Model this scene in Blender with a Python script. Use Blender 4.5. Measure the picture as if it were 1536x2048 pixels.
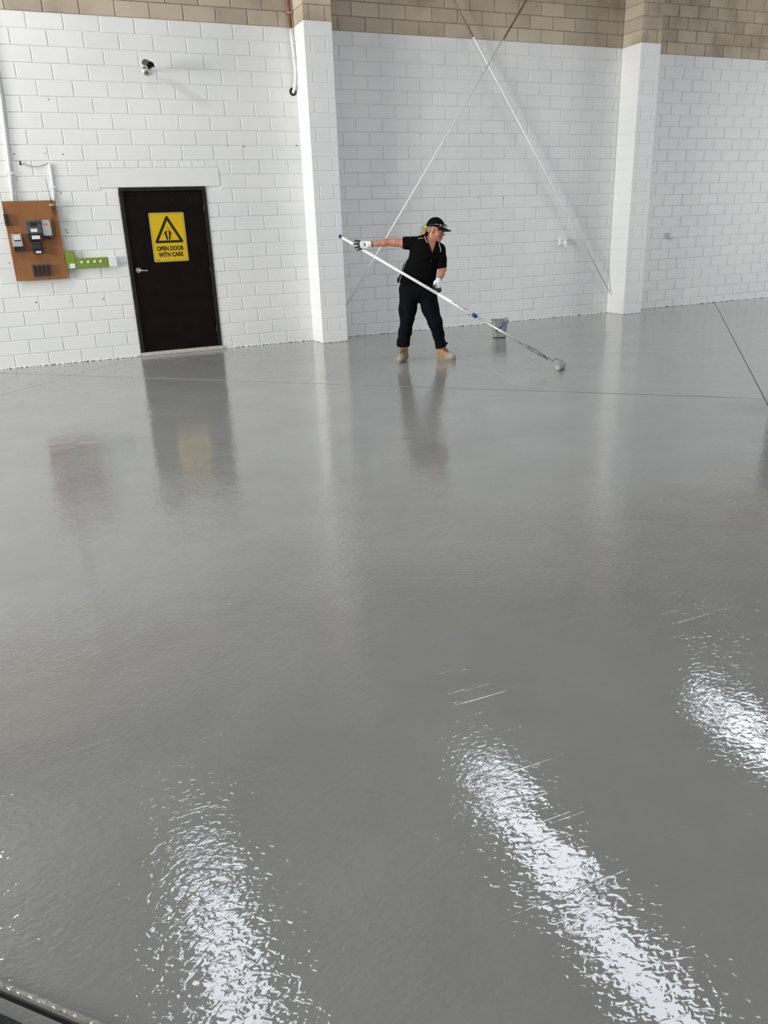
import bpy, bmesh, math, random
import numpy as np
from mathutils import Vector, Matrix

random.seed(7)
for o in list(bpy.data.objects):
    bpy.data.objects.remove(o)
scene = bpy.context.scene
COL = scene.collection

# ------------------------------------------------------------------ camera
cam_d = bpy.data.cameras.new('camera')
cam = bpy.data.objects.new('camera', cam_d)
COL.objects.link(cam)
cam.location = (-0.5236, -10.9395, 1.5236)
cam.rotation_euler = tuple(math.radians(a) for a in (69.8231, 2.0465, -24.038))
cam_d.sensor_fit = 'VERTICAL'
cam_d.sensor_height = 36.0
cam_d.lens = 1558.29 / 2048.0 * 36.0
cam_d.clip_end = 100
scene.camera = cam

# ------------------------------------------------------------------ world, light, exposure
world = bpy.data.worlds.new('world')
scene.world = world
world.use_nodes = True
world.node_tree.nodes['Background'].inputs[0].default_value = (0.75, 0.87, 1.0, 1)
world.node_tree.nodes['Background'].inputs[1].default_value = 1.0

SKY_L = 5.5            # radiance of the translucent roof sheets
LAMP_W = 125.0         # the high-bay lamp
FILL_W = 420.0       # added fill light from an unseen opening in the right wall
DOOR_W = 2100.0         # daylight through the open roller door in the left wall

def area_light(name, loc, rot, sx, sy, watts, color):
    d = bpy.data.lights.new(name, 'AREA')
    d.shape = 'RECTANGLE'; d.size = sx; d.size_y = sy; d.energy = watts; d.color = color
    o = bpy.data.objects.new(name, d); COL.objects.link(o)
    o.location = loc; o.rotation_euler = rot
    return o
area_light('doorway_or_fill_light', (-19.9, -7.75, 2.25), (0, math.radians(-90), 0), 4.4, 6.4, DOOR_W, (1.0, 0.97, 0.92))

area_light('doorway_or_fill_light', (23.9, -7.75, 2.25), (0, math.radians(90), 0), 4.4, 6.4, FILL_W, (1.0, 0.97, 0.92))  # added from the right to lift the middle and right bays

scene.view_settings.view_transform = 'Standard'
scene.view_settings.look = 'None'
scene.view_settings.gamma = 1.0
scene.view_settings.use_curve_mapping = False
scene.view_settings.exposure = 0.92

# ------------------------------------------------------------------ materials
def nodes_of(name):
    m = bpy.data.materials.new(name); m.use_nodes = True
    nt = m.node_tree
    return m, nt, nt.nodes['Principled BSDF']

def N(nt, kind, **kw):
    n = nt.nodes.new(kind)
    for k, v in kw.items():
        if k.startswith('i_'):
            key = k[2:]
            n.inputs[int(key) if key.isdigit() else key].default_value = v
        else:
            setattr(n, k, v)
    return n

def mat(name, color, rough=0.5, metal=0.0, var=0.08, scale=20.0, bump=0.0, bump_scale=None, color2=None,
        lo=0.35, hi=0.65, spec=0.5, obj_var=0.0, coat=0.0, trans=0.0, sheen=0.0):
    """principled material whose colour wanders between two tones by object-space noise"""
    m, nt, b = nodes_of(name)
    tc = N(nt, 'ShaderNodeTexCoord')
    nz = N(nt, 'ShaderNodeTexNoise', i_Scale=scale, i_Detail=4.0)
    nt.links.new(tc.outputs['Object'], nz.inputs['Vector'])
    rp = N(nt, 'ShaderNodeValToRGB')
    c2 = color2 or tuple(max(0.0, c * (1 - var)) for c in color)
    c1 = color if color2 else tuple(min(1.0, c * (1 + var)) for c in color)
    rp.color_ramp.elements[0].position = lo; rp.color_ramp.elements[1].position = hi
    rp.color_ramp.elements[0].color = (*c2, 1); rp.color_ramp.elements[1].color = (*c1, 1)
    nt.links.new(nz.outputs['Fac'], rp.inputs['Fac'])
    out = rp.outputs['Color']
    if obj_var:
        oi = N(nt, 'ShaderNodeObjectInfo')
        mr = N(nt, 'ShaderNodeMapRange'); mr.inputs['To Min'].default_value = 1 - obj_var; mr.inputs['To Max'].default_value = 1 + obj_var
        nt.links.new(oi.outputs['Random'], mr.inputs['Value'])
        vm = N(nt, 'ShaderNodeVectorMath', operation='SCALE')
        nt.links.new(out, vm.inputs[0]); nt.links.new(mr.outputs['Result'], vm.inputs['Scale'])
        out = vm.outputs['Vector']
    nt.links.new(out, b.inputs['Base Color'])
    b.inputs['Roughness'].default_value = rough
    b.inputs['Metallic'].default_value = metal
    b.inputs['Specular IOR Level'].default_value = spec
    b.inputs['Coat Weight'].default_value = coat
    b.inputs['Transmission Weight'].default_value = trans
    if sheen: b.inputs['Sheen Weight'].default_value = sheen
    if bump:
        bz = N(nt, 'ShaderNodeTexNoise', i_Scale=bump_scale or scale * 4, i_Detail=3.0)
        nt.links.new(tc.outputs['Object'], bz.inputs['Vector'])
        bp = N(nt, 'ShaderNodeBump', i_Strength=1.0, i_Distance=bump)
        nt.links.new(bz.outputs['Fac'], bp.inputs['Height'])
        nt.links.new(bp.outputs['Normal'], b.inputs['Normal'])
    return m

def mat_paint_wall():
    """thick white masonry paint: fine pits, faint roller tone, dirt specks at the wall's foot"""
    m, nt, b = nodes_of('white_masonry_paint')
    geo = N(nt, 'ShaderNodeNewGeometry')
    n1 = N(nt, 'ShaderNodeTexNoise', i_Scale=0.9, i_Detail=3.0)
    nt.links.new(geo.outputs['Position'], n1.inputs['Vector'])
    rp = N(nt, 'ShaderNodeValToRGB')
    rp.color_ramp.elements[0].position = 0.3; rp.color_ramp.elements[1].position = 0.7
    rp.color_ramp.elements[0].color = (0.76, 0.775, 0.78, 1); rp.color_ramp.elements[1].color = (0.83, 0.83, 0.825, 1)
    nt.links.new(n1.outputs['Fac'], rp.inputs['Fac'])
    oi = N(nt, 'ShaderNodeObjectInfo')
    mr = N(nt, 'ShaderNodeMapRange'); mr.inputs['To Min'].default_value = 0.985; mr.inputs['To Max'].default_value = 1.01
    nt.links.new(oi.outputs['Random'], mr.inputs['Value'])
    vm = N(nt, 'ShaderNodeVectorMath', operation='SCALE')
    nt.links.new(rp.outputs['Color'], vm.inputs[0]); nt.links.new(mr.outputs['Result'], vm.inputs['Scale'])
    # splash dirt along the floor line, own ragged shape
    sp = N(nt, 'ShaderNodeSeparateXYZ'); nt.links.new(geo.outputs['Position'], sp.inputs[0])
    n2 = N(nt, 'ShaderNodeTexNoise', i_Scale=26.0, i_Detail=5.0)
    nt.links.new(geo.outputs['Position'], n2.inputs['Vector'])
    m1 = N(nt, 'ShaderNodeMapRange'); m1.inputs['From Min'].default_value = 0.035; m1.inputs['From Max'].default_value = 0.0
    m1.inputs['To Min'].default_value = -0.55; m1.inputs['To Max'].default_value = 0.05
    nt.links.new(sp.outputs['Z'], m1.inputs['Value'])
    ad = N(nt, 'ShaderNodeMath', operation='ADD'); nt.links.new(m1.outputs[0], ad.inputs[0]); nt.links.new(n2.outputs['Fac'], ad.inputs[1])
    st = N(nt, 'ShaderNodeMapRange'); st.inputs['From Min'].default_value = 0.5; st.inputs['From Max'].default_value = 0.56
    nt.links.new(ad.outputs[0], st.inputs['Value'])
    mx = N(nt, 'ShaderNodeMix', data_type='RGBA')
    nt.links.new(st.outputs[0], mx.inputs['Factor'])
    nt.links.new(vm.outputs['Vector'], mx.inputs[6]); mx.inputs[7].default_value = (0.10, 0.09, 0.08, 1)
    nt.links.new(mx.outputs[2], b.inputs['Base Color'])
    b.inputs['Roughness'].default_value = 0.55
    b.inputs['Specular IOR Level'].default_value = 0.35
    n3 = N(nt, 'ShaderNodeTexNoise', i_Scale=140.0, i_Detail=3.0)
    nt.links.new(geo.outputs['Position'], n3.inputs['Vector'])
    bp = N(nt, 'ShaderNodeBump', i_Strength=0.6, i_Distance=0.0015)
    nt.links.new(n3.outputs['Fac'], bp.inputs['Height']); nt.links.new(bp.outputs['Normal'], b.inputs['Normal'])
    return m

def mat_raw_block():
    m, nt, b = nodes_of('raw_beige_block')
    geo = N(nt, 'ShaderNodeNewGeometry')
    n1 = N(nt, 'ShaderNodeTexNoise', i_Scale=1.3, i_Detail=5.0)
    nt.links.new(geo.outputs['Position'], n1.inputs['Vector'])
    rp = N(nt, 'ShaderNodeValToRGB')
    e = rp.color_ramp.elements
    e[0].position = 0.28; e[0].color = (0.27, 0.225, 0.165, 1)
    e[1].position = 0.5; e[1].color = (0.50, 0.425, 0.325, 1)
    k = e.new(0.72); k.color = (0.56, 0.485, 0.38, 1)
    nt.links.new(n1.outputs['Fac'], rp.inputs['Fac'])
    oi = N(nt, 'ShaderNodeObjectInfo')
    mr = N(nt, 'ShaderNodeMapRange'); mr.inputs['To Min'].default_value = 0.86; mr.inputs['To Max'].default_value = 1.08
    nt.links.new(oi.outputs['Random'], mr.inputs['Value'])
    vm = N(nt, 'ShaderNodeVectorMath', operation='SCALE')
    nt.links.new(rp.outputs['Color'], vm.inputs[0]); nt.links.new(mr.outputs['Result'], vm.inputs['Scale'])
    nt.links.new(vm.outputs['Vector'], b.inputs['Base Color'])
    b.inputs['Roughness'].default_value = 0.85
    n3 = N(nt, 'ShaderNodeTexNoise', i_Scale=90.0, i_Detail=4.0)
    nt.links.new(geo.outputs['Position'], n3.inputs['Vector'])
    bp = N(nt, 'ShaderNodeBump', i_Strength=0.8, i_Distance=0.002)
    nt.links.new(n3.outputs['Fac'], bp.inputs['Height']); nt.links.new(bp.outputs['Normal'], b.inputs['Normal'])
    return m

def mat_floor():
    """freshly rolled grey epoxy: glossy, rippled in patches, a few ridges and specks"""
    m, nt, b = nodes_of('wet_grey_epoxy')
    geo = N(nt, 'ShaderNodeNewGeometry')
    L = nt.links.new
    P = geo.outputs['Position']
    mp = N(nt, 'ShaderNodeMapping'); mp.inputs['Rotation'].default_value = (0, 0, math.radians(43.7)); L(P, mp.inputs['Vector'])
    # colour
    n1 = N(nt, 'ShaderNodeTexNoise', i_Scale=1.6, i_Detail=6.0, i_Roughness=0.6); L(P, n1.inputs['Vector'])
    rp = N(nt, 'ShaderNodeValToRGB')
    rp.color_ramp.elements[0].position = 0.3; rp.color_ramp.elements[1].position = 0.7
    rp.color_ramp.elements[0].color = (0.282, 0.279, 0.262, 1); rp.color_ramp.elements[1].color = (0.328, 0.327, 0.309, 1)
    L(n1.outputs['Fac'], rp.inputs['Fac'])
    # specks
    vo = N(nt, 'ShaderNodeTexVoronoi', i_Scale=2.6); L(P, vo.inputs['Vector'])
    n5 = N(nt, 'ShaderNodeTexNoise', i_Scale=60.0, i_Detail=2.0); L(P, n5.inputs['Vector'])
    a5 = N(nt, 'ShaderNodeMath', operation='MULTIPLY_ADD'); L(n5.outputs['Fac'], a5.inputs[0]); a5.inputs[1].default_value = 0.035; L(vo.outputs['Distance'], a5.inputs[2])
    s5 = N(nt, 'ShaderNodeMapRange'); s5.inputs['From Min'].default_value = 0.036; s5.inputs['From Max'].default_value = 0.028; L(a5.outputs[0], s5.inputs['Value'])
    mx = N(nt, 'ShaderNodeMix', data_type='RGBA'); L(s5.outputs[0], mx.inputs['Factor'])
    L(rp.outputs['Color'], mx.inputs[6]); mx.inputs[7].default_value = (0.13, 0.128, 0.12, 1)
    L(mx.outputs[2], b.inputs['Base Color'])
    b.inputs['Specular IOR Level'].default_value = 0.5
    b.inputs['IOR'].default_value = 1.58
    # ripple height (metres)
    mp2 = N(nt, 'ShaderNodeMapping'); mp2.inputs['Rotation'].default_value = (0, 0, math.radians(43.7)); mp2.inputs['Scale'].default_value = (0.6, 1.0, 1.0); L(P, mp2.inputs['Vector'])
    r1 = N(nt, 'ShaderNodeTexNoise', i_Scale=62.0, i_Detail=1.5, i_Distortion=0.6); L(mp2.outputs[0], r1.inputs['Vector'])
    k1 = N(nt, 'ShaderNodeTexNoise', i_Scale=0.55, i_Detail=2.0); L(P, k1.inputs['Vector'])
    q1 = N(nt, 'ShaderNodeMapRange'); q1.inputs['From Min'].default_value = 0.38; q1.inputs['From Max'].default_value = 0.62
    q1.inputs['To Min'].default_value = 0.33; q1.inputs['To Max'].default_value = 1.0; L(k1.outputs['Fac'], q1.inputs['Value'])
    h1 = N(nt, 'ShaderNodeMath', operation='MULTIPLY'); L(r1.outputs['Fac'], h1.inputs[0]); L(q1.outputs[0], h1.inputs[1])
    # long lazy undulation
    r2 = N(nt, 'ShaderNodeTexNoise', i_Scale=5.0, i_Detail=1.0); L(P, r2.inputs['Vector'])
    h2 = N(nt, 'ShaderNodeMath', operation='MULTIPLY_ADD'); L(r2.outputs['Fac'], h2.inputs[0]); h2.inputs[1].default_value = 1.4; L(h1.outputs[0], h2.inputs[2])
    # roller ridges: thin lines of a strongly stretched noise
    mp3 = N(nt, 'ShaderNodeMapping'); mp3.inputs['Rotation'].default_value = (0, 0, math.radians(58)); mp3.inputs['Scale'].default_value = (1.1, 26.0, 1.0); L(P, mp3.inputs['Vector'])
    r3 = N(nt, 'ShaderNodeTexNoise', i_Scale=1.3, i_Detail=2.0); L(mp3.outputs[0], r3.inputs['Vector'])
    s3 = N(nt, 'ShaderNodeMapRange'); s3.inputs['From Min'].default_value = 0.66; s3.inputs['From Max'].default_value = 0.72; L(r3.outputs['Fac'], s3.inputs['Value'])
    h3 = N(nt, 'ShaderNodeMath', operation='MULTIPLY_ADD'); L(s3.outputs[0], h3.inputs[0]); h3.inputs[1].default_value = 0.22; L(h2.outputs[0], h3.inputs[2])
    h4 = N(nt, 'ShaderNodeMath', operation='MULTIPLY_ADD'); L(s5.outputs[0], h4.inputs[0]); h4.inputs[1].default_value = 1.0; L(h3.outputs[0], h4.inputs[2])
    bp = N(nt, 'ShaderNodeBump', i_Strength=1.0, i_Distance=0.0015)
    L(h4.outputs[0], bp.inputs['Height'])
    L(bp.outputs['Normal'], b.inputs['Normal'])
    n6 = N(nt, 'ShaderNodeTexNoise', i_Scale=1.1, i_Detail=3.0); L(P, n6.inputs['Vector'])
    rr = N(nt, 'ShaderNodeMapRange'); rr.inputs['From Min'].default_value = 0.35; rr.inputs['From Max'].default_value = 0.65
    rr.inputs['To Min'].default_value = 0.02; rr.inputs['To Max'].default_value = 0.045; L(n6.outputs['Fac'], rr.inputs['Value'])
    L(rr.outputs[0], b.inputs['Roughness'])
    return m

def mat_emit(name, color, strength):
    m, nt, b = nodes_of(name)
    b.inputs['Base Color'].default_value = (*color, 1)
    b.inputs['Emission Color'].default_value = (*color, 1)
    b.inputs['Emission Strength'].default_value = strength
    return m

M = {}
M['paint'] = mat_paint_wall()
M['raw'] = mat_raw_block()
M['floor'] = mat_floor()
M['mortar'] = mat('raw_mortar', (0.30, 0.25, 0.19), 0.9, var=0.2, scale=8, bump=0.002)
M['joint_dark'] = mat('dark_joint_filler', (0.035, 0.034, 0.033), 0.7, var=0.2)
M['door'] = mat('dark_brown_gloss_paint', (0.0062, 0.0026, 0.0026), 0.42, var=0.25, scale=6, spec=0.16)
M['door_frame'] = mat('black_door_frame_paint', (0.008, 0.006, 0.006), 0.4, var=0.6, scale=14, bump=0.002)
M['sill'] = mat('worn_sill', (0.50, 0.49, 0.46), 0.55, var=0.15, scale=25, bump=0.002)
M['steel'] = mat('brushed_steel', (0.52, 0.51, 0.49), 0.35, 0.9, var=0.1, scale=60)
M['sign_y'] = mat('sign_yellow', (0.66, 0.44, 0.004), 0.4, var=0.03)
M['sign_edge'] = mat('sign_pale_edge', (0.62, 0.50, 0.18), 0.45, var=0.05)
M['ink'] = mat('black_ink', (0.008, 0.008, 0.008), 0.5, var=0.1)
M['black'] = mat('black_plastic', (0.012, 0.012, 0.013), 0.4, var=0.2)
M['dkgrey'] = mat('dark_grey_plastic', (0.075, 0.08, 0.085), 0.45, var=0.1)
M['grey'] = mat('light_grey_plastic', (0.42, 0.43, 0.45), 0.45, var=0.05)
M['label'] = mat('paper_label', (0.75, 0.75, 0.73), 0.6, var=0.08, scale=90)
M['orange'] = mat('orange_sticker', (0.75, 0.14, 0.03), 0.5, var=0.06)
M['ply'] = mat('varnished_board', (0.270, 0.112, 0.038), 0.5, var=0.14, scale=5, bump=0.0006)
M['ply_edge'] = mat('board_edge', (0.34, 0.30, 0.12), 0.7, var=0.2)
M['white'] = mat('white_plastic', (0.78, 0.79, 0.79), 0.4, var=0.03)
M['green'] = mat('lime_green_paint', (0.185, 0.27, 0.03), 0.55, color2=(0.24, 0.31, 0.09), scale=35, lo=0.3, hi=0.5)
M['rust'] = mat('rusty_brown_pipe', (0.20, 0.065, 0.03), 0.7, var=0.35, scale=30)
M['brown_rod'] = mat('brown_primer', (0.10, 0.075, 0.055), 0.6, var=0.2)
M['pale_rod'] = mat('pale_undercoat', (0.33, 0.28, 0.21), 0.6, var=0.15)
M['cable'] = mat('black_cable', (0.010, 0.008, 0.008), 0.5)
M['copper_fuse'] = mat('dark_red_fuse', (0.07, 0.028, 0.022), 0.5, var=0.3, scale=60)
M['glass'] = mat('lens_glass', (0.02, 0.02, 0.025), 0.06)
M['roof'] = mat('grey_roof_sheet', (0.16, 0.165, 0.16), 0.6, var=0.05, scale=2)
M['sidewall'] = mat('pale_side_wall', (0.55, 0.55, 0.53), 0.8, var=0.05, scale=2)
M['skylight'] = mat_emit('translucent_roof_sheet', (0.86, 0.91, 1.0), SKY_L)
M['lampglow'] = mat_emit('lamp_diffuser', (1.0, 0.97, 0.92), 30.0)
M['mat'] = mat('black_mat_fibre', (0.018, 0.020, 0.024), 0.95, var=0.5, scale=120, bump=0.006, bump_scale=260)
# clothes and skin
M['skin'] = mat('skin', (0.47, 0.215, 0.145), 0.5, color2=(0.40, 0.165, 0.11), scale=14, spec=0.35)
M['lips'] = mat('lips', (0.42, 0.13, 0.10), 0.45, var=0.08)
M['shirt'] = mat('black_polo_fabric', (0.0035, 0.0035, 0.004), 0.9, var=0.2, scale=60, spec=0.06, bump=0.0008, bump_scale=400)
M['pants'] = mat('black_work_trousers', (0.0035, 0.004, 0.0055), 0.9, spec=0.06, color2=(0.0045, 0.0055, 0.0075), scale=5, lo=0.7, hi=0.3, bump=0.002, bump_scale=40)
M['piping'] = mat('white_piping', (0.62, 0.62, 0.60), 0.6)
M['cap'] = mat('black_cap_cotton', (0.004, 0.0045, 0.005), 0.9, spec=0.06, var=0.2, bump=0.0006, bump_scale=500)
M['brimmat'] = mat('cap_brim', (0.008, 0.011, 0.010), 0.8, var=0.3, spec=0.1)
M['hair'] = mat('blonde_hair', (0.40, 0.33, 0.20), 0.55, color2=(0.10, 0.075, 0.05), scale=40, lo=0.35, hi=0.6, bump=0.004, bump_scale=120)
M['gold'] = mat('gold_ring', (0.85, 0.55, 0.28), 0.2, 1.0)
M['neon'] = mat('neon_yellow', (0.62, 0.85, 0.13), 0.5)
M['glove'] = mat('white_knit_glove', (0.76, 0.77, 0.77), 0.8, var=0.05, scale=50, bump=0.0008, bump_scale=500)
M['glove_blk'] = mat('dark_glove_coating', (0.022, 0.023, 0.025), 0.6, var=0.3)
M['glove_cuff'] = mat('grey_glove_cuff', (0.13, 0.14, 0.145), 0.8)
M['suede'] = mat('tan_suede', (0.40, 0.255, 0.125), 0.85, color2=(0.23, 0.145, 0.07), scale=22, bump=0.001)
M['dusty'] = mat('paint_dusted_toe', (0.36, 0.335, 0.285), 0.85, color2=(0.27, 0.245, 0.19), scale=40, bump=0.001)
M['sole'] = mat('boot_sole', (0.20, 0.185, 0.16), 0.8, var=0.15)
M['lace'] = mat('brown_lace', (0.12, 0.07, 0.03), 0.8)
M['eye_w'] = mat('shaded_eye_white', (0.30, 0.26, 0.23), 0.3)  # eye shade is put into this darkened white
M['eye_d'] = mat('eye_iris', (0.03, 0.02, 0.015), 0.2)
M['pole'] = mat('white_pole', (0.80, 0.80, 0.79), 0.35, var=0.04)
M['alu'] = mat('silver_pole', (0.62, 0.62, 0.61), 0.35, 0.6, var=0.08)
M['blue'] = mat('blue_plastic', (0.012, 0.035, 0.19), 0.4)
M['bluec'] = mat('bright_blue_plastic', (0.02, 0.095, 0.33), 0.45)
M['print'] = mat('grey_blue_print', (0.16, 0.18, 0.26), 0.5)
M['wire'] = mat('dark_wire', (0.14, 0.135, 0.13), 0.4, 0.7)
M['grip'] = mat('paint_caked_grip', (0.27, 0.265, 0.25), 0.6, color2=(0.10, 0.10, 0.095), scale=45)
M['fleece'] = mat('paint_soaked_fleece', (0.30, 0.297, 0.285), 0.5, var=0.12, bump=0.004, bump_scale=180)
M['fleece_end'] = mat('roller_end_cap', (0.42, 0.42, 0.40), 0.4)
M['bucket'] = mat('paint_smeared_bucket', (0.33, 0.33, 0.315), 0.4, color2=(0.24, 0.24, 0.225), scale=9)
M['bucket_dk'] = mat('dark_bucket_foot', (0.03, 0.03, 0.03), 0.5)  # dark tone for the bucket's foot
M['clear'] = mat('clear_lens', (0.70, 0.70, 0.68), 0.1, var=0.02, trans=0.9)
M['dustspot'] = mat('dust_smear', (0.012, 0.014, 0.018), 0.9, spec=0.05)

# ------------------------------------------------------------------ object helpers
def link(o, parent=None):
    COL.objects.link(o)
    if parent is not None:
        o.parent = parent
    return o

def mesh_obj(name, verts, faces, material, parent=None, smooth=False, loc=None, rot=None):
    me = bpy.data.meshes.new(name)
    me.from_pydata([tuple(v) for v in verts], [], [tuple(f) for f in faces])
    if material is not None:
        me.materials.append(material)
    if smooth:
        me.polygons.foreach_set('use_smooth', [True] * len(me.polygons))
    o = bpy.data.objects.new(name, me)
    link(o, parent)
    if loc is not None: o.location = loc
    if rot is not None: o.rotation_euler = rot
    return o

def bm_obj(name, bm, material, parent=None, smooth=False, loc=None, rot=None):
    me = bpy.data.meshes.new(name)
    bmesh.ops.recalc_face_normals(bm, faces=bm.faces)
    bm.to_mesh(me); bm.free()
    if material is not None: me.materials.append(material)
    if smooth: me.polygons.foreach_set('use_smooth', [True] * len(me.polygons))
    o = bpy.data.objects.new(name, me); link(o, parent)
    if loc is not None: o.location = loc
    if rot is not None: o.rotation_euler = rot
    return o

def tag(o, label=None, cat=None, group=None, kind=None):
    if label: o['label'] = label
    if cat: o['category'] = cat
    if group: o['group'] = group
    if kind: o['kind'] = kind
    return o

def empty(name, loc=(0, 0, 0), rotz=0.0):
    o = bpy.data.objects.new(name, None); COL.objects.link(o)
    o.location = loc; o.rotation_euler = (0, 0, rotz); o.empty_display_size = 0.1
    return o

def add_box(bm, lo, hi, bevel=0.0, seg=2):
    v = [bm.verts.new((x, y, z)) for x in (lo[0], hi[0]) for y in (lo[1], hi[1]) for z in (lo[2], hi[2])]
    f = [(0, 1, 3, 2), (4, 6, 7, 5), (0, 4, 5, 1), (2, 3, 7, 6), (0, 2, 6, 4), (1, 5, 7, 3)]
    fs = [bm.faces.new([v[i] for i in q]) for q in f]
    if bevel:
        es = list({e for q in fs for e in q.edges})
        bmesh.ops.bevel(bm, geom=es, offset=bevel, segments=seg, affect='EDGES', profile=0.5)

def box(name, lo, hi, material, parent=None, bevel=0.0, seg=2, **kw):
    bm = bmesh.new(); add_box(bm, lo, hi, bevel, seg)
    return bm_obj(name, bm, material, parent, **kw)

def add_tube(bm, pts, rad, seg=10, cap=True):
    """tube through points; rad a number or a list"""
    pts = [Vector(p) for p in pts]
    n = len(pts)
    rads = [rad] * n if not hasattr(rad, '__len__') else list(rad)
    rings = []
    up = None
    for i, p in enumerate(pts):
        t = (pts[min(i + 1, n - 1)] - pts[max(i - 1, 0)]).normalized()
        if up is None:
            up = Vector((0, 0, 1)) if abs(t.z) < 0.9 else Vector((1, 0, 0))
        a = t.cross(up)
        if a.length < 1e-6: a = t.orthogonal()
        a.normalize(); b = a.cross(t).normalized(); up = b
        rings.append([bm.verts.new(p + (a * math.cos(2 * math.pi * k / seg) + b * math.sin(2 * math.pi * k / seg)) * rads[i]) for k in range(seg)])
    for i in range(n - 1):
        for k in range(seg):
            bm.faces.new((rings[i][k], rings[i][(k + 1) % seg], rings[i + 1][(k + 1) % seg], rings[i + 1][k]))
    if cap:
        bm.faces.new(rings[0][::-1]); bm.faces.new(rings[-1])

def tube(name, pts, rad, material, parent=None, seg=10, smooth=True, **kw):
    bm = bmesh.new(); add_tube(bm, pts, rad, seg)
    return bm_obj(name, bm, material, parent, smooth=smooth, **kw)

def lathe_pts(profile, axis_o, axis_d, seg=24):
    """profile of (distance along axis, radius)"""
    return [Vector(axis_o) + Vector(axis_d).normalized() * s for s, r in profile], [r for s, r in profile]

def lathe(name, profile, o, d, material, parent=None, seg=24, smooth=True):
    p, r = lathe_pts(profile, o, d)
    bm = bmesh.new()
    # a straight tube whose rings may repeat a station (flat steps)
    dv = Vector(d).normalized(); a = dv.orthogonal().normalized(); b = dv.cross(a)
    rings = [[bm.verts.new(p[i] + (a * math.cos(2 * math.pi * k / seg) + b * math.sin(2 * math.pi * k / seg)) * max(r[i], 1e-4)) for k in range(seg)] for i in range(len(p))]
    for i in range(len(p) - 1):
        for k in range(seg):
            bm.faces.new((rings[i][k], rings[i][(k + 1) % seg], rings[i + 1][(k + 1) % seg], rings[i + 1][k]))
    bm.faces.new(rings[0][::-1]); bm.faces.new(rings[-1])
    ob = bm_obj(name, bm, material, parent, smooth=smooth)
    if smooth:
        shade_auto(ob)
    return ob

def shade_auto(o, ang=35):
    me = o.data
    me.polygons.foreach_set('use_smooth', [True] * len(me.polygons))
    bm = bmesh.new(); bm.from_mesh(me)
    for e in bm.edges:
        if len(e.link_faces) == 2 and e.calc_face_angle(0) > math.radians(ang):
            e.smooth = False
    bm.to_mesh(me); bm.free()

def prism(name, poly, y0, y1, material, parent=None, holes=()):
    """polygon given in x,z extruded in y (outline may be concave)"""
    bm = bmesh.new()
    vs = [bm.verts.new((x, y0, z)) for x, z in poly]
    f = bm.faces.new(vs)
    r = bmesh.ops.extrude_face_region(bm, geom=[f])
    for v in r['geom']:
        if isinstance(v, bmesh.types.BMVert): v.co.y = y1
    bmesh.ops.triangulate(bm, faces=[q for q in bm.faces if len(q.verts) > 4])
    return bm_obj(name, bm, material, parent)

def in_view(p):
    q = cam.matrix_basis.inverted() @ Vector(p)
    if q.z > -0.1: return False
    f = 1558.29
    x = 768 - f * q.x / q.z; y = 1024 + f * q.y / q.z
    return -40 < x < 1576 and -40 < y < 2088

# ------------------------------------------------------------------ the block walls
H = 0.172; B0 = 0.0136; LB = 0.3975; JT = 0.009
PAINT_ROWS = 23
WALL_H = 5.6
P1 = (3.168, 3.545); P2 = (8.45, 8.827); PD = 0.42
def zrow(r, dz=0.0):          # top of course r
    return (r * H - B0 + dz) if r > 0 else 0.0

_cache = {}
def block_mesh(w, h, d, m):
    """front face at y=0 looking to -y, chamfered rim, origin at lower left"""
    key = (round(w, 3), round(h, 3), round(d, 3), m.name)
    if key in _cache: return _cache[key]
    c = 0.005
    rings = [[(c, 0, c), (w - c, 0, c), (w - c, 0, h - c), (c, 0, h - c)],
             [(0, c, 0), (w, c, 0), (w, c, h), (0, c, h)],
             [(0, d, 0), (w, d, 0), (w, d, h), (0, d, h)]]
    v = [p for r in rings for p in r]
    f = [(0, 1, 2, 3)]
    for k in range(2):
        for i in range(4):
            j = (i + 1) % 4
            f.append((k * 4 + i, k * 4 + 4 + i, k * 4 + 4 + j, k * 4 + j))
    me = bpy.data.meshes.new('block'); me.from_pydata(v, [], f); me.materials.append(m); me.update()
    _cache[key] = me
    return me

def lay_blocks(wall, blocks, limit=300):
    """blocks: (x, y, z, w, h, d, material); the largest in view become parts, the rest one joined part"""
    def key(b):
        c = Vector((b[0] + b[3] / 2, b[1], b[2] + b[4] / 2))
        return (not in_view(c), (c - cam.location).length)
    blocks = sorted(blocks, key=key)
    for b in blocks[:limit]:
        x, y, z, w, h, d, m = b
        if not in_view((x + w / 2, y, z + h / 2)): break
        o = bpy.data.objects.new('block', block_mesh(w, h, d, m)); link(o, wall)
        o.location = (x, y + random.uniform(-0.0012, 0.0012), z)
        o.rotation_euler = (random.gauss(0, 0.0007), 0, random.gauss(0, 0.0006))
    used = sum(1 for b in blocks[:limit] if in_view((b[0] + b[3] / 2, b[1], b[2] + b[4] / 2)))
    rest = blocks[used:]
    if rest:
        V = []; F = []; mi = []
        mats = [M['paint'], M['raw']]
        for x, y, z, w, h, d, m in rest:
            me = block_mesh(w, h, d, m); k = len(V)
            V += [(v.co.x + x, v.co.y + y, v.co.z + z) for v in me.vertices]
            for p in me.polygons:
                F.append([k + i for i in p.vertices]); mi.append(mats.index(m))
        o = mesh_obj('block_courses', V, F, mats[0], wall)
        o.data.materials.append(mats[1]); o.data.polygons.foreach_set('material_index', mi)
        o['kind'] = 'stuff'

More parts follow.
